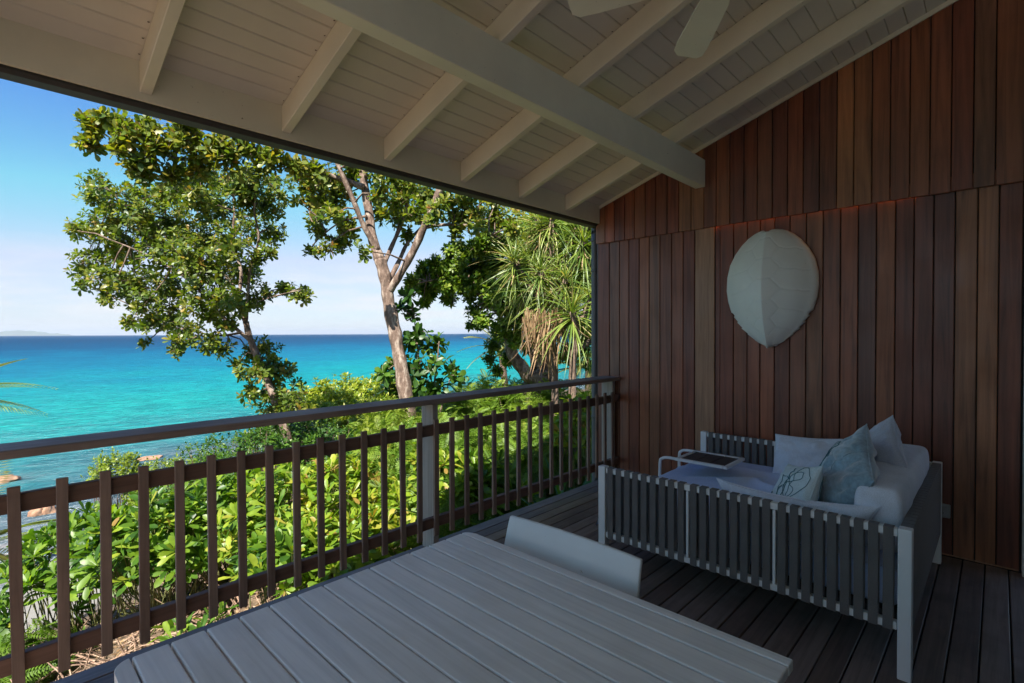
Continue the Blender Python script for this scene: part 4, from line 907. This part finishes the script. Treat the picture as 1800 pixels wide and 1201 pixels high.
# right tree: dark hanging foliage and the gnarled stump of its trunk
D4 = 9.6; base = gpt(945, D4); T4 = thing('gnarled_tree', 'wide dark leaved tree with gnarled thick trunk behind the screw pines', 'tree', base)
pyb = 600.5+FPX*(1.5-base[2])/D4
nd = limb([(950, pyb), (945, 740), (945, 690), (955, 650), (950, 600), (945, 540), (935, 480)], D4, D4+.5, .34, .17, T4, base, 'trunk', 16, wob=.12)
nd += limb([(948, 665), (925, 655), (905, 630), (895, 600), (890, 570)], D4-.1, D4-.2, .16, .06, T4, base, n=10, wob=.1)
nd += limb([(935, 480), (900, 440), (870, 405), (845, 385), (820, 372)], D4+.4, D4-.6, .09, .035, T4, base, n=10)
nd += limb([(890, 570), (860, 535), (830, 510), (790, 490), (750, 495)], D4-.2, D4-.4, .04, .012, T4, base)
nd += limb([(940, 500), (970, 440), (1000, 400), (1040, 370)], D4+.4, D4+.2, .08, .03, T4, base)
nd += limb([(945, 560), (990, 540), (1030, 500)], D4+.4, D4+.8, .07, .03, T4, base)
b4 = [(745, 475, 18), (765, 465, 20), (815, 445, 22), (840, 430, 24), (815, 500, 22), (780, 480, 26), (850, 470, 28), (720, 495, 12), (835, 545, 14), (770, 490, 24), (795, 482, 24), (830, 475, 24), (850, 510, 24), (800, 455, 22), (745, 500, 20), (875, 515, 28), (735, 492, 20), (755, 478, 22), (720, 510, 12), (785, 470, 24), (780, 500, 22), (810, 460, 26), (815, 490, 24), (800, 438, 20), (840, 450, 30), (845, 485, 28), (870, 460, 32), (880, 500, 30), (905, 470, 34), (860, 425, 26), (900, 430, 30), (760, 515, 14), (790, 525, 14), (825, 515, 18), (745, 530, 12), (860, 530, 22), (890, 540, 30), (915, 520, 34), (850, 562, 18), (880, 580, 24), (905, 590, 26), (840, 570, 12), (825, 572, 8), (870, 605, 18), (895, 625, 20), (862, 630, 12), (875, 650, 14), (920, 560, 30), (940, 400, 36), (950, 440, 38), (980, 400, 38), (1010, 420, 38), (1035, 460, 30), (960, 500, 38), (1000, 500, 36), (1040, 520, 28), (980, 560, 32), (1030, 580, 28), (930, 610, 22), (1000, 620, 22), (1040, 640, 16), (900, 395, 22), (865, 400, 20), (1080, 480, 50), (1080, 400, 50), (1090, 580, 45)]
crown(T4, base, b4, D4, nd, G_SM, L_DARK, 105, .72, 200, 1.25, (9, 13), .7)
b5 = [(840, 375, 22), (870, 390, 22), (905, 375, 26), (895, 400, 20), (930, 385, 26), (820, 395, 16), (860, 350, 26), (920, 350, 30)]
crown(T4, base, b5, D4-.8, nd, G_TREE, L_TREE, 16, .72, 60, .85, (7, 10), .3)

# screw pines
def screw_pine(label, trunkpx, heads, D, seed, dead):
    base = gpt(trunkpx[0][0], D); pyb = 600.5+FPX*(1.5-base[2])/D
    root = thing('screw_pine', label, 'screw pine', base, 'screw pines by the wall')
    nd = limb([(trunkpx[0][0], pyb)]+trunkpx, D, D, .055, .045, root, base, 'trunk', 10, BARK_T)
    A = acc(); Dd = acc()
    for (px, py, dj, sz, tilt) in heads:
        c = np.array(at(px, py, D+dj)); q = min(nd, key=lambda p: np.linalg.norm(p-c)); MB().tube([Vector(q-np.array(base)), Vector(q*.5+c*.5-np.array(base)-np.array((0, 0, .08))), Vector(c-np.array(base))], [.045, .04, .05], 8).obj('branch', BARK_T, root)
        a = np.array((tilt, -.15, 1.)); rosette(A, c, a, 100, sz*rng.uniform(.9, 1.1), .4, (6, 100), .4, .24, .16, .55)
        rosette(Dd, c-np.array((0, 0, .1)), (0, 0, -1), 16 if dead else 8, sz*.8, .55, (5, 55), .3, .25)
    geo = [strapleaf(.95, .034, .42, 8, .7), strapleaf(.9, .030, .7, 8, .7), strapleaf(.85, .034, .15, 7, .7), strapleaf(.8, .029, .55, 7, .7)]
    leaves(root, base, geo, *A, L_PAN, 150, 'leaf'); leaves(root, base, [strapleaf(.8, .035, .15, 6, .5), strapleaf(.7, .03, .4, 6, .5)], *Dd, L_DEAD, 30, 'dead_leaf')
    return root, base
screw_pine('slim screw pine with the lowest bright leaf heads just left of the downpipe', [(1006, 660), (1012, 610), (1014, 570)], [(1006, 548, 0, .80, -.1), (1040, 520, .3, .8, .2), (1035, 600, .4, .6, .3)], 7.1, 1, False)
r_, b_ = screw_pine('tall screw pine with a skirt of dead hanging leaves behind the gnarled trunk', [(975, 650), (972, 600), (968, 540)], [(965, 520, 0, .85, -.3), (985, 445, .3, .9, -.1), (945, 430, .5, .85, -.3), (1010, 400, .2, .9, .1), (925, 500, .6, .75, -.5), (1045, 440, .4, .85, .2), (905, 460, .2, .8, -.5), (970, 385, .1, .9, -.2), (940, 380, .5, .8, -.3), (1020, 470, .2, .85, .1), (950, 475, -.1, .7, -.3), (985, 560, .3, .6, .1), (1025, 425, -.1, .8, -.2), (995, 490, -.2, .75, -.5), (930, 455, .3, .8, -.8), (1040, 380, .1, .9, .3), (955, 400, .2, .8, -.6)], 7.7, 2, True)
Dd = acc()
for k in range(120):
    px, py = rng.uniform(916, 994), rng.uniform(540, 578); p = np.array(at(px, py, 7.25+rng.uniform(-.2, .25)))
    Dd[0].append(p); Dd[1].append(rng.normal(0, .16, 3)+np.array((0, 0, -1))); Dd[2].append(rng.normal(0, 1, 3)); Dd[3].append(rng.uniform(.5, 1.0)); Dd[4].append(rng.uniform(.1, .9))
leaves(r_, b_, [strapleaf(.72, .030, .1, 6, .5), strapleaf(.66, .026, .22, 6, .5)], *Dd, L_DEAD, 90, 'dead_leaf')

# coconut palms, whose fronds reach into the picture
def palm(label, c, base, nf, length, seed, tint=.7, rT=.12):
    root = thing('coconut_palm', label, 'palm', base); cl = Vector(c)-Vector(base)
    MB().tube(smooth_path([(0, 0, 0), (cl.x*.3, cl.y*.3, cl.z*.45), (cl.x*.8, cl.y*.8, cl.z*.85), cl], 4), interp([rT*1.3, rT, rT*.85, rT*.8], 4), 10).obj('trunk', BARK_T, root)
    r_ = np.random.default_rng(seed); geo = [frond(length, length*.42, 34, .035, .30), frond(length, length*.4, 34, .035, .5)]
    A = acc()
    for k in range(nf):
        f = k/nf; th = math.radians(20+85*f); ph = k*2.4+r_.uniform(-.2, .2)
        d = np.array((math.cos(ph)*math.sin(th), math.sin(ph)*math.sin(th), math.cos(th)))
        A[0].append(np.array(c)); A[1].append(d); A[2].append(np.array((0, 0, 1.))+r_.normal(0, .2, 3)); A[3].append(r_.uniform(.85, 1.1)); A[4].append(tint+r_.normal(0, .12))
    leaves(root, base, geo, *A, L_PAN, nf, 'frond', 'palm%d' % seed)
p = at(-135, 705, 12.5); palm('coconut palm whose crown is cut off by the left edge above the handrail', p, (p.x-.6, p.y-1, ground(p.x, p.y)-.3), 16, 2.3, 5, .85)
p = at(-72, 975, 8.0); palm('low coconut palm whose fronds reach in at the left behind the first baluster', p, (p.x-.3, p.y-.2, ground(p.x, p.y)-.3), 14, 1.5, 6, .75, .09)
p = at(880, 612, 17); palm('distant coconut palm crown seen against the sea left of the gnarled trunk', p, (p.x+.3, p.y, ground(p.x, p.y)-.3), 16, 1.3, 7, .8)
p = at(1035, 640, 14); palm('distant coconut palm crown by the downpipe', p, (p.x, p.y, ground(p.x, p.y)-.3), 16, 1.6, 8, .7)

# shore boulders
M['rock'] = bark('orange_brown_rock', (.16, .08, .045), (.30, .165, .10), (.42, .27, .18), 3)
def rock(px, py, w, h, label):
    v = at(px, py, 1)-Vector((0, 0, 1.5)); d = 6.5/-v.z; c = Vector((v.x*d, v.y*d, SEA)); m_ = bmesh.new(); bmesh.ops.create_icosphere(m_, subdivisions=4, radius=1)
    for q in m_.verts:
        n_ = mn.fractal(q.co*1.3+c, 1, 2, 4); q.co *= 1+.28*n_; q.co.x *= w; q.co.y *= w*.8; q.co.z *= h
    me = bpy.data.meshes.new('boulder'); m_.to_mesh(me); m_.free(); me.materials.append(M['rock'])
    for p_ in me.polygons: p_.use_smooth = True
    return tag(link('boulder', me, None, c), label, 'rock', 'boulders at the shore')
rock(14, 846, .42, .26, 'flat orange boulder out in the water at the left edge')
rock(66, 905, .26, .26, 'small orange boulder at the shore, left one of the close pair')
rock(84, 902, .24, .30, 'small orange boulder at the shore, right one of the close pair')
rock(262, 806, .6, .10, 'low dark boulder awash right behind the olive bush')

# humid sea air
hz = MB().box(-46000, 46000, -3500, 46000, -6.5, 230).mesh('haze', M['dark'])
m = bpy.data.materials.new('sea_haze'); m.use_nodes = True; t = m.node_tree; t.nodes.remove(t.nodes['Principled BSDF'])
pv = N(t, 'ShaderNodeVolumePrincipled'); pv.inputs['Color'].default_value = (.80, .88, .98, 1); pv.inputs['Density'].default_value = 4.5e-5; pv.inputs['Anisotropy'].default_value = .2
t.links.new(pv.outputs[0], t.nodes['Material Output'].inputs['Volume']); hz.materials.clear(); hz.materials.append(m)
o = link('haze', hz); o['kind'] = 'stuff'
